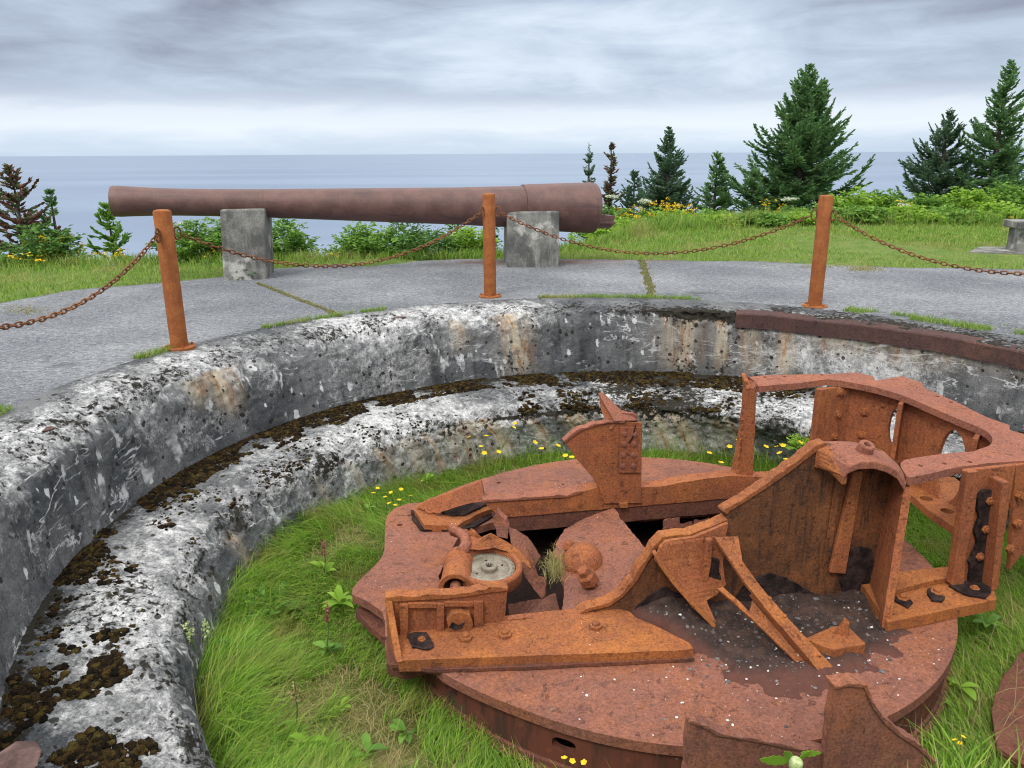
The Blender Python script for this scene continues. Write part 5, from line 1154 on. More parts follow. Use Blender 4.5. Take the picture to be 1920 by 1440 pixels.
def shrub(px, ytop, D, hw_px, label, mat, seed, n_st=26, lf=(.05, .10), dens=16, group='shrubs along the edge of the bluff', name='shrub', flat=.9, zb=None):
    r = np.random.default_rng(seed); tp = Yp(px, ytop, D); bz = float(ground_z(tp.x, D)) - .05 if zb is None else zb; base = Vector((tp.x, D, bz)); Ht = max(.3, tp.z - bz); Rb = hw_px / FPX * D
    s_ = empty(name, base, label, 'shrub', group); mb = MB(); C_ = []; Dn = []
    for i in range(n_st):
        az = r.uniform(0, 2 * PI); rr = Rb * math.sqrt(r.random()); h = Ht * (1 - .55 * (rr / Rb) ** 2) * r.uniform(.72, 1.05)
        b = base + Vector((math.cos(az) * rr * .35, math.sin(az) * rr * .35, 0)); t_ = base + Vector((math.cos(az) * rr, math.sin(az) * rr, h)); mid = b.lerp(t_, .55) + EZ * .12 * h
        pts = [b, mid, t_]; mb.tube(pts, [.008, .006, .003], 4, False); n = int(dens * (.6 + .6 * h))
        for k in range(n):
            f = .22 + .78 * r.random() ** .75; p = b.lerp(mid, f / .55) if f < .55 else mid.lerp(t_, (f - .55) / .45); a2 = r.uniform(0, 2 * PI)
            dv = Vector((math.cos(a2), math.sin(a2), r.uniform(-.15, .6))); C_.append((p + dv * r.uniform(.0, .12))[:]); Dn.append(dv[:])
    mb.build('stems', STEM, s_, 0, recalc=False); C_ = np.array(C_); n = len(C_); ln = r.uniform(lf[0], lf[1], n)
    vs, tr_ = leaves_np(C_, np.array(Dn), ln, ln * r.uniform(.45, .7, n)); raw('foliage', vs, None, mat, s_, tr_); return s_
SH = [(60, 414, 12.4, 90, LEAF_DARK, 'dark leafy shrub at the foot of the browned spruce on the left', 30, 30),
      (352, 406, 12.7, 62, LEAF, 'bright green leafy shrub behind the left bollard', 31, 26),
      (420, 396, 12.9, 60, LEAF, 'leafy shrub partly hidden by the narrow pier', 32, 26),
      (532, 408, 12.9, 62, LEAF, 'leafy shrub just right of the narrow pier', 33, 28),
      (690, 420, 12.9, 80, LEAF, 'leafy shrub spreading under the middle of the cannon', 34, 46),
      (790, 416, 13.0, 90, LEAF_DARK, 'darker leafy shrub under the cannon left of the middle bollard', 35, 46),
      (880, 426, 13.2, 62, LEAF_LIME, 'light green ferny shrub behind the middle bollard', 36, 30),
      (738, 352, 14.2, 14, LEAF, 'single leafy shoot poking up over the middle of the cannon', 37, 3),
      (862, 344, 14.3, 30, LEAF, 'leafy shoots poking over the cannon left of the middle bollard', 38, 5),
      (926, 338, 14.4, 16, LEAF, 'leafy shoot poking over the cannon above the middle bollard', 39, 5),
      (968, 345, 14.4, 22, LEAF_LIME, 'light leafy shoot over the cannon right of the middle bollard', 40, 4),
      (1096, 336, 20.5, 34, LEAF_LIME, 'lime green leafy shoot showing above the breech of the cannon', 41, 8),
      (1150, 384, 19.0, 60, LEAF, 'weedy green shrub right behind the breech end', 42, 30),
      (1250, 392, 19.6, 90, LEAF_LIME, 'weedy light green shrub below the broad dark spruce', 43, 44),
      (1345, 396, 20.5, 70, LEAF, 'green shrub below the slim open spruce', 44, 34),
      (1440, 404, 20.0, 70, LEAF_DARK, 'dark low shrub left of the right bollard', 45, 34),
      (1500, 392, 20.8, 60, LEAF, 'leafy shrub behind the right bollard below the biggest spruce', 46, 30),
      (1605, 352, 21.5, 72, LEAF_LIME, 'tall light green shrub right of the right bollard', 47, 46),
      (1668, 354, 21.5, 62, LEAF, 'green shrub between the right bollard and the open spruce', 48, 42),
      (1742, 360, 21.0, 72, LEAF, 'leafy green shrub below the open grey green spruce', 49, 46),
      (1810, 352, 21.0, 72, LEAF_LIME, 'yellow green shrub left of the concrete bench', 50, 46),
      (1880, 345, 21.0, 74, LEAF, 'leafy green shrub behind the concrete bench', 51, 48),
      (1170, 412, 17.6, 60, LEAF_LIME, 'knee high weeds in the lawn edge just right of the breech lug', 53, 40),
      (1255, 414, 17.9, 62, LEAF, 'knee high weeds in front of the yellow flowers below the broad dark spruce', 54, 40),
      (1340, 416, 18.2, 60, LEAF_LIME, 'knee high weeds below the slim open spruce', 55, 40),
      (1428, 402, 18.0, 58, LEAF, 'mound of weeds left of the right bollard', 56, 44),
      (1505, 412, 18.2, 50, LEAF_LIME, 'low weeds behind the right bollard', 57, 36),
      (1610, 384, 18.4, 64, LEAF, 'weeds at the lawn edge just right of the right bollard', 58, 50),
      (1700, 388, 18.4, 66, LEAF_LIME, 'weeds around the white umbel right of the right bollard', 59, 50),
      (1790, 392, 18.4, 66, LEAF, 'weeds at the lawn edge left of the bench', 60, 50),
      (1875, 384, 18.6, 66, LEAF_LIME, 'weeds at the lawn edge directly behind the bench seat', 61, 50),
      (1930, 330, 21.6, 60, LEAF_DARK, 'dark green shrub cut by the right edge behind the bench', 52, 40)]
for px, yt, D, hw, m_, lb, sd_, ns in SH: shrub(px, yt, D, hw, lb, m_, sd_, ns, (.07, .14) if D > 17 else (.05, .10), 85 if D > 17 else 90)

# tall flowering weeds: yellow heads on stems, white umbels
def flower_clump(px, py, D, hw_px, h_px, n, label, seed, mat=YELLOW, name='ragwort', cat='flowers', group='yellow flowers on the bluff'):
    r = np.random.default_rng(seed); c = Yp(px, py, D); bz = float(ground_z(c.x, D)); base = Vector((c.x, D, bz)); o = empty(name, base, label, cat, group); mb = MB(); fl = []; lc = []; ld = []
    for i in range(n):
        t_ = c + Vector((r.normal() * .5 * hw_px / FPX * D, r.uniform(-.5, .5), r.uniform(-1, 1) * h_px / FPX * D)); b = Vector((t_.x + r.normal() * .05, t_.y, bz - .03)); mb.tube([b, b.lerp(t_, .6), t_], [.005, .004, .003], 3, False)
        for k in range(7): fl.append((t_ + Vector((r.normal(), r.normal(), r.normal() * .5)) * .03)[:])
        for k in range(5): q = b.lerp(t_, r.uniform(.2, .9)); lc.append(q[:]); ld.append((r.normal(), r.normal(), .3))
    mb.build('stems', STEM, o, 0, recalc=False); f_ = np.array(fl); m = len(f_); vs, tr_ = leaves_np(f_, r.normal(size=(m, 3)) * np.array([1, 1, .3]), r.uniform(.03, .055, m), r.uniform(.03, .05, m)); raw('flower_heads', vs, None, mat, o, tr_)
    m = len(lc); vs, tr_ = leaves_np(np.array(lc), np.array(ld), r.uniform(.06, .12, m), r.uniform(.02, .035, m)); raw('leaves', vs, None, LEAF_LIME, o, tr_); return o
for i, a in enumerate(((1180, 400, 18.6, 28, 14, 16, 'yellow flowers close behind the breech lug of the cannon'), (1215, 392, 19.0, 36, 14, 20, 'dense yellow flowers below the lowest dark spruce'), (1262, 384, 19.2, 34, 12, 18, 'yellow flower heads in front of the broad dark spruce'), (1295, 392, 19.4, 26, 12, 10, 'scattered yellow flowers right of the broad dark spruce'),
                       (1440, 386, 19.8, 24, 10, 10, 'thin yellow flowers left of the right bollard'), (1692, 392, 20.0, 18, 14, 16, 'yellow flowers beside a white umbel right of the right bollard'), (1832, 424, 18.0, 30, 10, 12, 'low yellow flowers left of the concrete bench'), (1872, 416, 18.2, 22, 12, 12, 'yellow flowers just beside the seat of the concrete bench'),
                       (105, 455, 12.6, 40, 18, 26, 'yellow flowers below the thin young spruce on the left'), (75, 478, 12.2, 30, 10, 14, 'low yellow flowers at the left edge of the lawn'), (385, 462, 12.9, 40, 12, 18, 'yellow flowers left of the narrow pier'), (205, 478, 12.7, 24, 8, 8, 'few yellow flowers below the small sapling'), (655, 478, 12.9, 30, 8, 8, 'few yellow flowers under the cannon'), (800, 470, 13.0, 24, 8, 6, 'tiny yellow flowers under the darker shrub'))):
    flower_clump(*a, 70 + i)
def umbel(px, py, D, sc, label, seed):
    r = np.random.default_rng(seed); c = Yp(px, py, D); bz = float(ground_z(c.x, D)); o = empty('cow_parsnip', Vector((c.x, D, bz)), label, 'flower', 'white umbel flowers on the bluff'); mb = MB(); b = Vector((c.x + .05, D, bz)); hub = c - EZ * .10 * sc
    mb.tube([b, hub], [.012, .008], 5, False); pts = []
    for k in range(16):
        a = r.uniform(0, 2 * PI); q = math.sqrt(r.random()); t_ = c + Vector((math.cos(a) * q * .14 * sc, math.sin(a) * q * .14 * sc, -.05 * q * q * sc)); mb.tube([hub, t_], [.004, .003], 3, False)
        for m in range(12): pts.append((t_ + Vector((r.normal() * .022, r.normal() * .022, r.normal() * .008)) * sc)[:])
    mb.build('stems', STEM, o, 0, recalc=False); p_ = np.array(pts); n = len(p_); vs, tr_ = leaves_np(p_, r.normal(size=(n, 3)) * np.array([1, 1, .2]), np.full(n, .03 * sc), np.full(n, .028 * sc)); raw('umbel', vs, None, UMBEL, o, tr_)
    m = 14; lc = np.array([b.lerp(hub, r.uniform(.3, .85))[:] for _ in range(m)]); vs, tr_ = leaves_np(lc, r.normal(size=(m, 3)) * np.array([1, 1, .2]), r.uniform(.15, .3, m), r.uniform(.1, .2, m)); raw('leaves', vs, None, LEAF, o, tr_)
for i, a in enumerate(((1148, 366, 18.8, 1.2, 'white umbel flower touching the breech end of the cannon'), (1207, 374, 19.0, 1.3, 'white umbel flower below the lowest dark spruce'), (1482, 370, 19.6, 1.4, 'white umbel flower left of the right bollard'), (1694, 382, 19.8, 1.2, 'white umbel flower above the yellow flowers right of the right bollard'), (1778, 413, 19.0, .8, 'small low white umbel flower left of the bench'), (1588, 392, 19.8, .8, 'small white umbel flower just right of the right bollard'), (348, 416, 13.0, .8, 'pale umbel flower behind the left bollard'), (40, 476, 12.2, .8, 'pale green umbel flower at the left edge'))): umbel(*a, 100 + i)

# ------------------------------------------------------------------ grass
def lawn_pts(n, x0, x1, y0, y1):
    p = np.stack([rng.uniform(x0, x1, n), rng.uniform(y0, y1, n), np.zeros(n)], 1); a = np.arctan2(p[:, 1] - PC.y, p[:, 0] - PC.x); r = np.hypot(p[:, 0] - PC.x, p[:, 1] - PC.y); ra = np.interp(a, np.append(th, PI), np.append(ro, ro[0]))
    k = (r > ra - .06 * rng.random(n)) & (p[:, 1] > 7.0); p = p[k]; vis = np.abs(p[:, 0]) < p[:, 1] * .72 + 1; return p[vis]
p1_ = lawn_pts(150000, -10, 13, 7.5, 19.5); e_ = edge_y(p1_[:, 0]); p1_ = p1_[p1_[:, 1] < e_ + .8]; nn_ = fbm(p1_, .9, 3); keep = rng.random(len(p1_)) < np.clip(1.4 - (p1_[:, 1] - 10) * .05, .5, 1); p1_ = p1_[keep]; nn_ = nn_[keep]
p1_[:, 2] = ground_z(p1_[:, 0], p1_[:, 1]) - .03; n = len(p1_); near_edge = np.clip(1 - np.abs(p1_[:, 1] - edge_y(p1_[:, 0])) / 1.2, 0, 1)
hh = rng.uniform(.05, .11, n) * (1 + .35 * nn_) + near_edge * rng.uniform(.0, .22, n)
blades('lawn_grass', p1_, hh, rng.uniform(.007, .014, n) * (1 + .5 * (p1_[:, 1] > 14)), rng.uniform(0, 2 * PI, n), rng.uniform(.2, 1.1, n), LAWN, 'short green lawn grass between the concrete apron and the bluff', 2)
m_ = np.array([G(1440 + rng.normal() * 60, 412 + rng.normal() * 6)[:] for _ in range(2600)]); n = len(m_); m_[:, 2] = ground_z(m_[:, 0], m_[:, 1]) - .02
m2 = np.array([[rng.uniform(2, 13), 0, 0] for _ in range(9000)]); m2[:, 1] = edge_y(m2[:, 0]) + rng.uniform(-.6, 2.5, len(m2)); m2[:, 2] = ground_z(m2[:, 0], m2[:, 1])
m3 = np.array([[rng.uniform(-10, 2), 0, 0] for _ in range(6000)]); m3[:, 1] = edge_y(m3[:, 0]) + rng.uniform(-.3, .5, len(m3)); m3[:, 2] = ground_z(m3[:, 0], m3[:, 1])
m_ = np.concatenate([m_, m2, m3]); n = len(m_)
blades('tall_grass', m_, rng.uniform(.18, .5, n) * np.where(m_[:, 0] > 2, 1, .42), rng.uniform(.010, .018, n), rng.uniform(0, 2 * PI, n), rng.uniform(.1, .7, n), LAWN, 'tall uncut grass along the edge of the bluff', 3)
# fringe in the joint between the apron and the rim, and in the slab joints
def ring_pts(a0, a1, n, r0, r1): a = np.radians(rng.uniform(a0, a1, n)); r = rng.uniform(r0, r1, n); return np.stack([PC.x + np.cos(a) * r, PC.y + np.sin(a) * r, np.zeros(n)], 1)
fr_ = np.concatenate([ring_pts(172, 184, 1500, 4.14, 4.36), ring_pts(146, 160, 1300, 4.15, 4.26), ring_pts(118, 141, 1300, 4.14, 4.22), ring_pts(96, 122, 3000, 4.15, 4.26), ring_pts(72, 100, 1800, 4.16, 4.28), ring_pts(30, 52, 2600, 4.18, 4.40), ring_pts(20, 34, 3600, 4.16, 4.75)])
fr_ = fr_[fbm(fr_, 2.2, 3) > -.12]; n = len(fr_); fr_[:, 2] = .0
blades('joint_grass', fr_, rng.uniform(.02, .075, n), rng.uniform(.004, .008, n), rng.uniform(0, 2 * PI, n), rng.uniform(.2, 1.0, n), LAWN, 'thin grass growing in the joint between apron and pit rim', 2)
def strip(pts, w0, name, label):
    P_ = dense([Vector(p) for p in pts], .04); vs = []; n = len(P_)
    for i, p in enumerate(P_):
        t_ = (P_[min(i + 1, n - 1)] - P_[max(i - 1, 0)]).normalized(); s_ = Vector((-t_.y, t_.x, 0)); w1 = w0 * (1 + 1.1 * mnoise.noise(p * 5)); w2 = w0 * (1 + 1.1 * mnoise.noise(p * 5 + Vector((9, 0, 0))))
        vs += [p + s_ * w1 + EZ * .002, p + EZ * .014, p - s_ * w2 + EZ * .002]
    fs = []
    for i in range(n - 1): fs += [(i * 3, i * 3 + 1, i * 3 + 4, i * 3 + 3), (i * 3 + 1, i * 3 + 2, i * 3 + 5, i * 3 + 4)]
    o = MB().add(vs, fs).build(name, SEAMMOSS, None, 0, smooth=True); tag(o, label, 'moss', None, 'stuff')
    q = np.array([(P_[rng.integers(n)] + Vector((rng.normal() * w0 * .8, rng.normal() * w0 * .8, .0)))[:] for _ in range(n * 7)])
    return q
q1 = strip([G(484, 531), G(520, 545), (G(565, 563)), G(610, 580), G(640, 594)], .03, 'joint_moss', 'mossy joint between apron slabs left of the middle bollard')
q2 = strip([G(1203, 488), G(1212, 515), G(1218, 540), G(1222, 556)], .05, 'joint_moss', 'mossy joint between apron slabs right of the middle bollard')
def patch(px, py, hx, hy, n): return np.array([G(px + rng.normal() * hx, py + rng.normal() * hy)[:] for _ in range(n)])
q3 = np.concatenate([q1, q2, patch(1622, 505, 18, 2.5, 700), patch(40, 582, 26, 4, 500), patch(1560, 500, 60, 1.5, 500)]); n = len(q3)
blades('joint_grass', q3, rng.uniform(.012, .04, n), rng.uniform(.004, .008, n), rng.uniform(0, 2 * PI, n), rng.uniform(.3, 1.2, n), STRAW, 'short dry grass on the apron joints and patches', 2)

# grass in the pit
def pit_ring(n, r0, r1, a0=0, a1=360):
    a = np.radians(rng.uniform(a0, a1, n)); r = np.sqrt(rng.uniform(r0 ** 2, r1 ** 2, n)); c = np.interp(r, [1.7, 2.9], [.96, 1.06]); return np.stack([c + np.cos(a) * r, 4.5 + np.sin(a) * r, np.full(n, -1.25) - .09 * np.clip((4.5 + np.sin(a) * r - 5.6) / .9, 0, 1)], 1), a, r
p_, a_, r_ = pit_ring(92000, 1.70, 2.96); 
# the lobe of the deck and the visible sectors only
nzv = fbm(p_, 1.7, 4); straw = (nzv + .5 * fbm(p_ + 31, 5, 2) > .42) & (r_ > 1.85) & (r_ < 2.62)
flow = 2.2 * fbm(p_ + 50, .8, 2) + a_ + PI; wallf = np.clip((r_ - 2.25) / .5, 0, 1)
g_ = ~straw; n = g_.sum(); bck = np.clip(1 - np.abs(np.degrees(a_[g_]) % 360 - 92) / 45, 0, 1) ** .5
hgt = (1 - .72 * bck) * (rng.uniform(.08, .17, n) + wallf[g_] * rng.uniform(.06, .22, n)) * (1 + .35 * nzv[g_]) 
blades('pit_grass', p_[g_], hgt, rng.uniform(.0035, .0065, n), flow[g_] + rng.normal(size=n) * .7, rng.uniform(.35, 1.3, n), PITGRASS, 'long bright green grass on the floor of the pit', 4)
n = straw.sum(); blades('dry_grass', p_[straw], rng.uniform(.03, .13, n), rng.uniform(.003, .006, n), rng.uniform(0, 2 * PI, n), rng.uniform(.5, 1.7, n), STRAW, 'dry straw coloured grass in the middle of the pit floor', 3)
# broad blades close to the viewer at the lower right, bleached seed stalks
bq_ = np.array([V(1800 + rng.normal() * 60, 1430 + rng.normal() * 20, -2.0 + rng.normal() * .12)[:] for _ in range(170)]); bq_[:, 2] = -1.25; n = len(bq_)
blades('broad_grass', bq_, rng.uniform(.2, .52, n), rng.uniform(.012, .02, n), rng.uniform(-.8, 2.6, n), rng.uniform(.15, .8, n), PITGRASS, 'broad bladed grass in the lower right corner of the pit', 5)
bs_ = np.concatenate([pit_ring(500, 1.75, 2.7, -60, 10)[0], pit_ring(160, 1.9, 2.8, 150, 260)[0]]); n = len(bs_)
blades('seed_stalks', bs_, rng.uniform(.2, .45, n), rng.uniform(.0025, .004, n), rng.uniform(0, 2 * PI, n), rng.uniform(.3, 1.2, n), STRAW, 'bleached thin seed stalks in the pit grass', 4)

# leafy weeds on the pit floor
def rosette(p, n, ln, mat, label, seed, up=.5, wd=.32, group='leafy weeds on the pit floor', spike=None, name='leafy_weed'):
    r = np.random.default_rng(seed); o = empty(name, p, label, 'plant', group); mb = MB()
    for k in range(n):
        az = r.uniform(0, 2 * PI); l_ = ln * r.uniform(.6, 1.1); d_ = Vector((math.cos(az), math.sin(az), 0)); s_ = Vector((-d_.y, d_.x, 0)); e = up + r.normal() * .2; vs = []; fs = []
        b = p + EZ * r.uniform(.0, .35) * ln
        for i in range(6):
            t_ = i / 5; q = b + d_ * l_ * t_ * math.cos(e) + EZ * (l_ * t_ * math.sin(e) - l_ * .55 * t_ * t_ * (1 - .3 * up)); w1 = l_ * wd * .5 * math.sin(PI * min(1, .08 + t_ * .92)) ** .8 + .001
            vs += [q - s_ * w1 + EZ * w1 * .35, q, q + s_ * w1 + EZ * w1 * .35]
        for i in range(5): fs += [(i * 3, i * 3 + 1, i * 3 + 4, i * 3 + 3), (i * 3 + 1, i * 3 + 2, i * 3 + 5, i * 3 + 4)]
        mb.add(vs, fs)
    mb.build('leaves', mat, o, 0, smooth=True, recalc=False)
    if spike:
        h, m_, rad_ = spike; t_ = p + Vector((r.normal() * .03, r.normal() * .03, h)); MB().tube([p, p.lerp(t_, .5) + Vector((.01, 0, 0)), t_], [.005, .004, .003], 5).build('stem', STEM, o, 0, recalc=False)
        c = np.array([(p.lerp(t_, r.uniform(.62, 1.0)) + Vector((r.normal(), r.normal(), r.normal())) * rad_)[:] for _ in range(70)]); vs, tr_ = leaves_np(c, r.normal(size=(70, 3)) + np.array([0, 0, .4]), np.full(70, .016), np.full(70, .014)); raw('flower_spike', vs, None, m_, o, tr_)
    return o
zf = -1.22
rosette(G(608, 1082, zf), 9, .15, LEAF_LIME, 'leafy weed with a faded reddish flower spike, topmost in the pit grass', 1, .9, .34, spike=(.28, PINKISH, .010))
rosette(G(640, 1140, zf), 16, .17, LEAF_LIME, 'brightest lime green leaf rosette beside the tip of the rusty deck', 2, .75, .24)
rosette(G(612, 1228, zf), 8, .13, LEAF, 'small weed with a thin leaning dark flower stalk', 3, .7, .42, spike=(.33, PINKISH, .006))
rosette(G(578, 1408, zf), 9, .15, LEAF_LIME, 'light green weed nearest the bottom of the photo in the pit grass', 4, .8, .34)
rosette(G(555, 1380, zf), 6, .10, LEAF, 'dull green weed with a brown seed head, lower middle of the grass', 5, .8, .36, spike=(.30, STRAW, .012))
rosette(G(510, 1275, zf), 6, .10, LEAF_LIME, 'small pale weed in the long grass, lower left of the pit floor', 6, .6, .4)
rosette(G(690, 1420, zf), 6, .12, LEAF, 'green weed at the foot of the drum on the left', 7, .9, .34)
for i, (x, y, n_, ln_, m_, lb) in enumerate(((565, 1150, 7, .11, LEAF, 'small green weed above the lime rosette, nearer the inner wall'), (690, 960, 8, .10, LEAF, 'small weed by the buttercups left of the deck'), (800, 905, 8, .10, LEAF_LIME, 'small lime weed beyond the nose of the far beam'),
        (470, 1360, 7, .12, LEAF, 'low weed in the long grass near the bottom left of the pit floor'), (640, 1330, 7, .09, LEAF_LIME, 'tiny pale weed in the middle of the dry grass'), (760, 1380, 7, .12, LEAF, 'weed in the shade of the drum at the left'), (1850, 1180, 8, .14, LEAF, 'weed in the grass right of the turntable'), (1800, 1300, 8, .14, LEAF_LIME, 'pale weed in the grass right of the turntable, nearer the viewer'))):
    rosette(G(x, y, zf), n_, ln_, m_, lb, 40 + i, .7, .36)
for k, (x, y) in enumerate(((366, 1232), (381, 1216))):
    rosette(G(x + 8, y + 40, -1.2), 5, .12, PITGRASS, ('taller', 'shorter')[k] + ' pale green flower spike against the inner wall at the left', 20 + k, 1.2, .14, 'pale orchid spikes by the inner wall', (.34 - .03 * k, PALEFLOWER, .011), 'orchid')
def ferny(px, py, z, n, ln, label, seed, mat=LEAF_DARK):
    r = np.random.default_rng(seed); p = G(px, py, z); o = empty('feathery_plant', p, label, 'plant', 'feathery plants in the pit'); c = []; d_ = []
    for k in range(n):
        az = r.uniform(0, 2 * PI); e = r.uniform(.2, 1.1); v = Vector((math.cos(az) * math.cos(e), math.sin(az) * math.cos(e), math.sin(e))); l_ = ln * r.uniform(.6, 1.1); s_ = v.cross(EZ).normalized()
        for i in range(26):
            t_ = .25 + .75 * i / 26; q = p + v * l_ * t_ - EZ * l_ * .3 * t_ * t_
            for sg_ in (-1, 1): c.append(q[:]); d_.append((v * .6 + s_ * sg_ + EZ * r.normal() * .15)[:])
    n = len(c); ln_ = r.uniform(.02, .045, n); vs, tr_ = leaves_np(np.array(c), np.array(d_), ln_, ln_ * .3); raw('leaves', vs, None, mat, o, tr_)
ferny(520, 1150, zf, 26, .26, 'feathery dark green plant in the grass by the inner wall', 1, LEAF)
ferny(455, 1235, zf, 18, .2, 'feathery plant closer to the viewer by the inner wall', 2, LEAF)
ferny(1502, 846, -.98, 16, .22, 'feathery green plant at the far wall, seen through the rear frame', 3, LEAF_LIME)
ferny(462, 520, .02, 14, .2, 'small fern at the foot of the narrow pier', 4, LEAF_DARK)
# buttercups: one built, the rest copied
bcp = empty('buttercup', G(722, 932, -1.05), 'small yellow buttercup in the grass left of the rusty deck', 'flower', 'buttercups left of the deck')
b_ = ORG[bcp]; stm = MB().tube([b_ - EZ * .16, b_ - EZ * .08 + EU * .01, b_], [.002, .002, .0015], 4).build('stem', STEM, bcp, 0, recalc=False)
mb = MB()
for k in range(5):
    a = 2 * PI * k / 5; d_ = EU * math.cos(a) + EV * math.sin(a); s_ = EU * -math.sin(a) + EV * math.cos(a); mb.add([b_, b_ + d_ * .011 + s_ * .008 + EZ * .004, b_ + d_ * .017 + EZ * .006, b_ + d_ * .011 - s_ * .008 + EZ * .004], [(0, 1, 2, 3)])
blo = mb.build('blossom', YELLOW, bcp, 0, recalc=False)
def buttercup(p, label, group, sc=1.0):
    r = bcp.copy(); COL.objects.link(r); r.location = p; r['label'] = label; r['group'] = group; ORG[r] = p; r.rotation_euler = (random.uniform(-.2, .5), random.uniform(-.3, .3), random.uniform(0, 6)); r.scale = (sc,) * 3
    for ch in (stm, blo): c = ch.copy(); COL.objects.link(c); c.parent = r
for x, y in ((708, 916), (733, 924), (752, 918), (748, 938), (741, 948), (730, 944), (770, 930), (757, 952), (700, 925)): buttercup(G(x, y, -1.06), 'small yellow buttercup in the grass left of the rusty deck', 'buttercups left of the deck', 1.2)
for x, y in ((880, 820), (902, 838), (912, 818), (935, 848), (963, 802), (966, 795), (1003, 830), (1015, 842), (1046, 836), (1060, 855), (1072, 858), (908, 850)): buttercup(G(x, y, -.92), 'yellow buttercup on a tall stem against the stained far wall', 'buttercups along the far wall', 1.6)
for x, y in ((1352, 868), (1368, 838), (1384, 826), (1436, 838), (1456, 838), (1468, 836), (1462, 850), (1474, 862), (1500, 830), (1515, 826), (1330, 850)): buttercup(G(x, y, -.88), 'yellow buttercup behind the deck, seen beside the rear frame post', 'buttercups behind the rear frame', 1.6)
for x, y in ((1058, 1422), (1073, 1428), (1095, 1430)): buttercup(V(x, y, -1.95), 'yellow buttercup in front of the slotted drum side', 'buttercups in front of the drum', .8)
for x, y in ((1790, 1388), (1806, 1382), (1800, 1394)): buttercup(V(x, y, -1.9), 'yellow flower in the broad grass at the lower right', 'yellow flowers at the lower right', .7)
# far wall tufts behind the deck
tf, ta, tr2 = pit_ring(500, 2.55, 2.92, 50, 120); n = len(tf); blades('wall_grass', tf, rng.uniform(.2, .42, n), rng.uniform(.003, .006, n), rng.uniform(0, 2 * PI, n), rng.uniform(.1, .6, n), PITGRASS, 'taller grass at the foot of the far wall behind the deck', 3)
# bud of a big plant at the bottom edge
cp = empty('cow_parsnip', V(1480, 1440, -2.02) - EZ * .2, 'pale green bud with serrated leaves at the bottom edge in front of the torn plates', 'flower')
b_ = V(1492, 1432, -2.02); mb = MB(); mb.tube([b_ - EZ * .25, b_ - EZ * .04], [.008, .007], 6); mb.build('stem', STEM, cp, 0, recalc=False)
PALE_BUD = simple('bud', (.30, .40, .14), (.50, .56, .30), 40)
MB().lathe([(0, -.04), (.014, -.035), (.024, -.015), (.027, .0), (.025, .015), (.018, .022), (.008, .02), (0, .017)], b_, (EZ + EU * .25).normalized(), 14).build('bud', PALE_BUD, cp, 0, smooth=True)
mb = MB()
for x0, y0, x1, y1, wd_ in ((1478, 1428, 1424, 1424, .02), (1484, 1420, 1470, 1410, .012), (1502, 1414, 1540, 1412, .014), (1500, 1424, 1520, 1408, .012)):
    a, b = V(x0, y0, -2.0), V(x1, y1, -2.03); d_ = (b - a); up_v = (EZ * .6 - EV * .6).normalized(); s_ = d_.cross(EV).normalized(); loop = []
    for k in range(9):
        t_ = k / 8; w1 = wd_ * math.sin(PI * min(1, .12 + .88 * t_)) + (.005 if k % 2 else 0); loop.append((a + d_ * t_, s_ * w1))
    lp = [p + s for p, s in loop] + [p - s for p, s in reversed(loop)]; mb.plate([lp], EV * .0012)
mb.build('leaves', LEAF_LIME, cp, 0, recalc=False)
# grass tuft caught in the well
tw = np.array([(G(1040 + rng.normal() * 9, 1068 + rng.normal() * 14, -.86))[:] for _ in range(420)]); n = len(tw)
blades('grass_tuft', tw, rng.uniform(.02, .09, n), rng.uniform(.003, .005, n), rng.uniform(0, 2 * PI, n), rng.uniform(.3, 1.4, n), STRAW, 'dry tuft of grass and moss caught beside the tilted plate', 3)

# ------------------------------------------------------------------ moss on the ledge
bm = bmesh.new(); bmesh.ops.create_icosphere(bm, subdivisions=2, radius=1); IV = np.array([v.co[:] for v in bm.verts]); IF = np.array([[v.index for v in f.verts] for f in bm.faces]); bm.free()
cen = []; siz = []
def moss(n, a0, a1, s0, s1, r0, r1, gate=None, sharp=1.0):
    for _ in range(n):
        a = random.uniform(a0, a1); s = s0 + (s1 - s0) * random.random() ** sharp; p = pit_pt(a, s)
        if gate is not None and mnoise.noise(p * 2.6) + .5 * mnoise.noise(p * 7) < gate: continue
        cen.append(p[:]); siz.append(r0 * (r1 / r0) ** random.random())
moss(6500, 98, 168, 6.0, 6.75, .006, .021, -.4, 1.5)
moss(2600, 124, 160, 6.1, 7.0, .006, .022, -.05, 1.2)
moss(1500, 165, 190, 6.0, 6.5, .006, .02, -.1, 1.5)
moss(1600, 168, 215, 6.2, 7.6, .007, .022, .25)
moss(4600, 203, 236, 6.05, 8.0, .006, .022, -.02, .9)
moss(3200, 58, 100, 6.0, 6.9, .006, .022, -.2, 1.4)
moss(1200, 60, 105, 7.2, 8.8, .008, .024, .12)
moss(700, 100, 175, 7.0, 8.8, .006, .016, .3)
moss(900, 10, 60, 6.0, 6.8, .008, .026, -.1, 1.3)
moss(260, 100, 172, 6.0, 6.7, .014, .026, -.1, 1.3)
moss(120, 190, 236, 6.1, 7.9, .014, .026, .1, 1.0)
moss(1500, 150, 236, 6.1, 8.3, .004, .010, .02, 1.0)
moss(200, 60, 100, 6.0, 7.0, .016, .030, 0, 1.3)
cen = np.array(cen); siz = np.array(siz); k = len(cen); jit = 1 + .42 * fbm((IV[None] * 2.6 + cen[:, None] * 9).reshape(-1, 3), 1.0, 2).reshape(k, -1, 1)
vs = cen[:, None] + IV[None] * siz[:, None, None] * np.array([1.15, 1.15, .62]) * jit; m = len(IV)
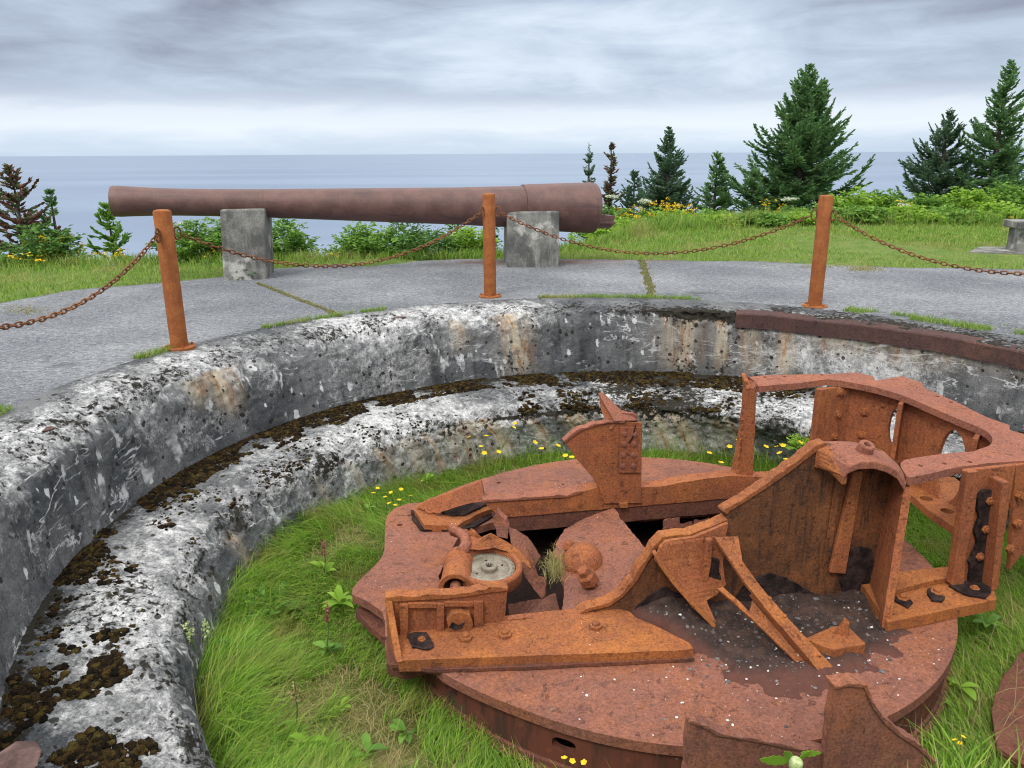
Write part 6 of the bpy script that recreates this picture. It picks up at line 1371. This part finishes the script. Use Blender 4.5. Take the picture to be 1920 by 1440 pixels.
moss_o = raw('moss', vs.reshape(-1, 3), None, MOSS, None, (np.arange(k)[:, None, None] * m + IF[None]).reshape(-1, 3), smooth=True); tag(moss_o, 'dark brown and olive moss cushions along the ledge of the pit', 'moss', None, 'stuff')
mi = rng.integers(0, k, 60000); mo = cen[mi] + rng.normal(size=(60000, 3)) * siz[mi][:, None] * np.array([.6, .6, .1]) + np.array([0, 0, 1.0]) * siz[mi][:, None] * .35
blades('moss_fuzz', mo, rng.uniform(.005, .014, 60000), rng.uniform(.002, .004, 60000), rng.uniform(0, 2 * PI, 60000), rng.uniform(.3, 1.4, 60000), MOSS, 'short mossy shoots on the dark moss of the ledge', 2)
# stones on the near rim and iron stubs in the lip
def rock(p, r, mat, label, seed, name='stone', sq=(1, .7, .45), group=None, rz=0.0):
    rr_ = np.random.default_rng(seed); bm = bmesh.new()
    for _ in range(22):
        v = rr_.normal(size=3); v = v / np.linalg.norm(v) * rr_.uniform(.75, 1.05) * r * np.array(sq); c, s = math.cos(rz), math.sin(rz); bm.verts.new((v[0] * c - v[1] * s, v[0] * s + v[1] * c, v[2]))
    bmesh.ops.convex_hull(bm, input=bm.verts); bmesh.ops.delete(bm, geom=[v for v in bm.verts if not v.link_faces], context='VERTS')
    me = bpy.data.meshes.new(name); bm.to_mesh(me); bm.free(); me.materials.append(mat); o = bpy.data.objects.new(name, me); COL.objects.link(o); o.location = p
    bv = o.modifiers.new('bevel', 'BEVEL'); bv.width = r * .05; bv.segments = 2; return tag(o, label, 'stone', group)
rock(G(20, 1440, -.14), .13, STONE_RED, 'reddish angular stone on the rim in the lower left corner', 1, sq=(1, .75, .35), rz=.9)
rock(pit_pt(180, 2.4) + EZ * .0, .055, STONE_RED, 'rusty brown lump of iron set in the crumbling rim at the left', 3, sq=(1, .6, .3), rz=1.2, name='iron_stub')
rock(pit_pt(122.5, 2.0) + EZ * .0, .06, STONE_RED, 'flat reddish stone on the rim left of the middle bollard', 4, sq=(1.2, .5, .25), rz=.4)
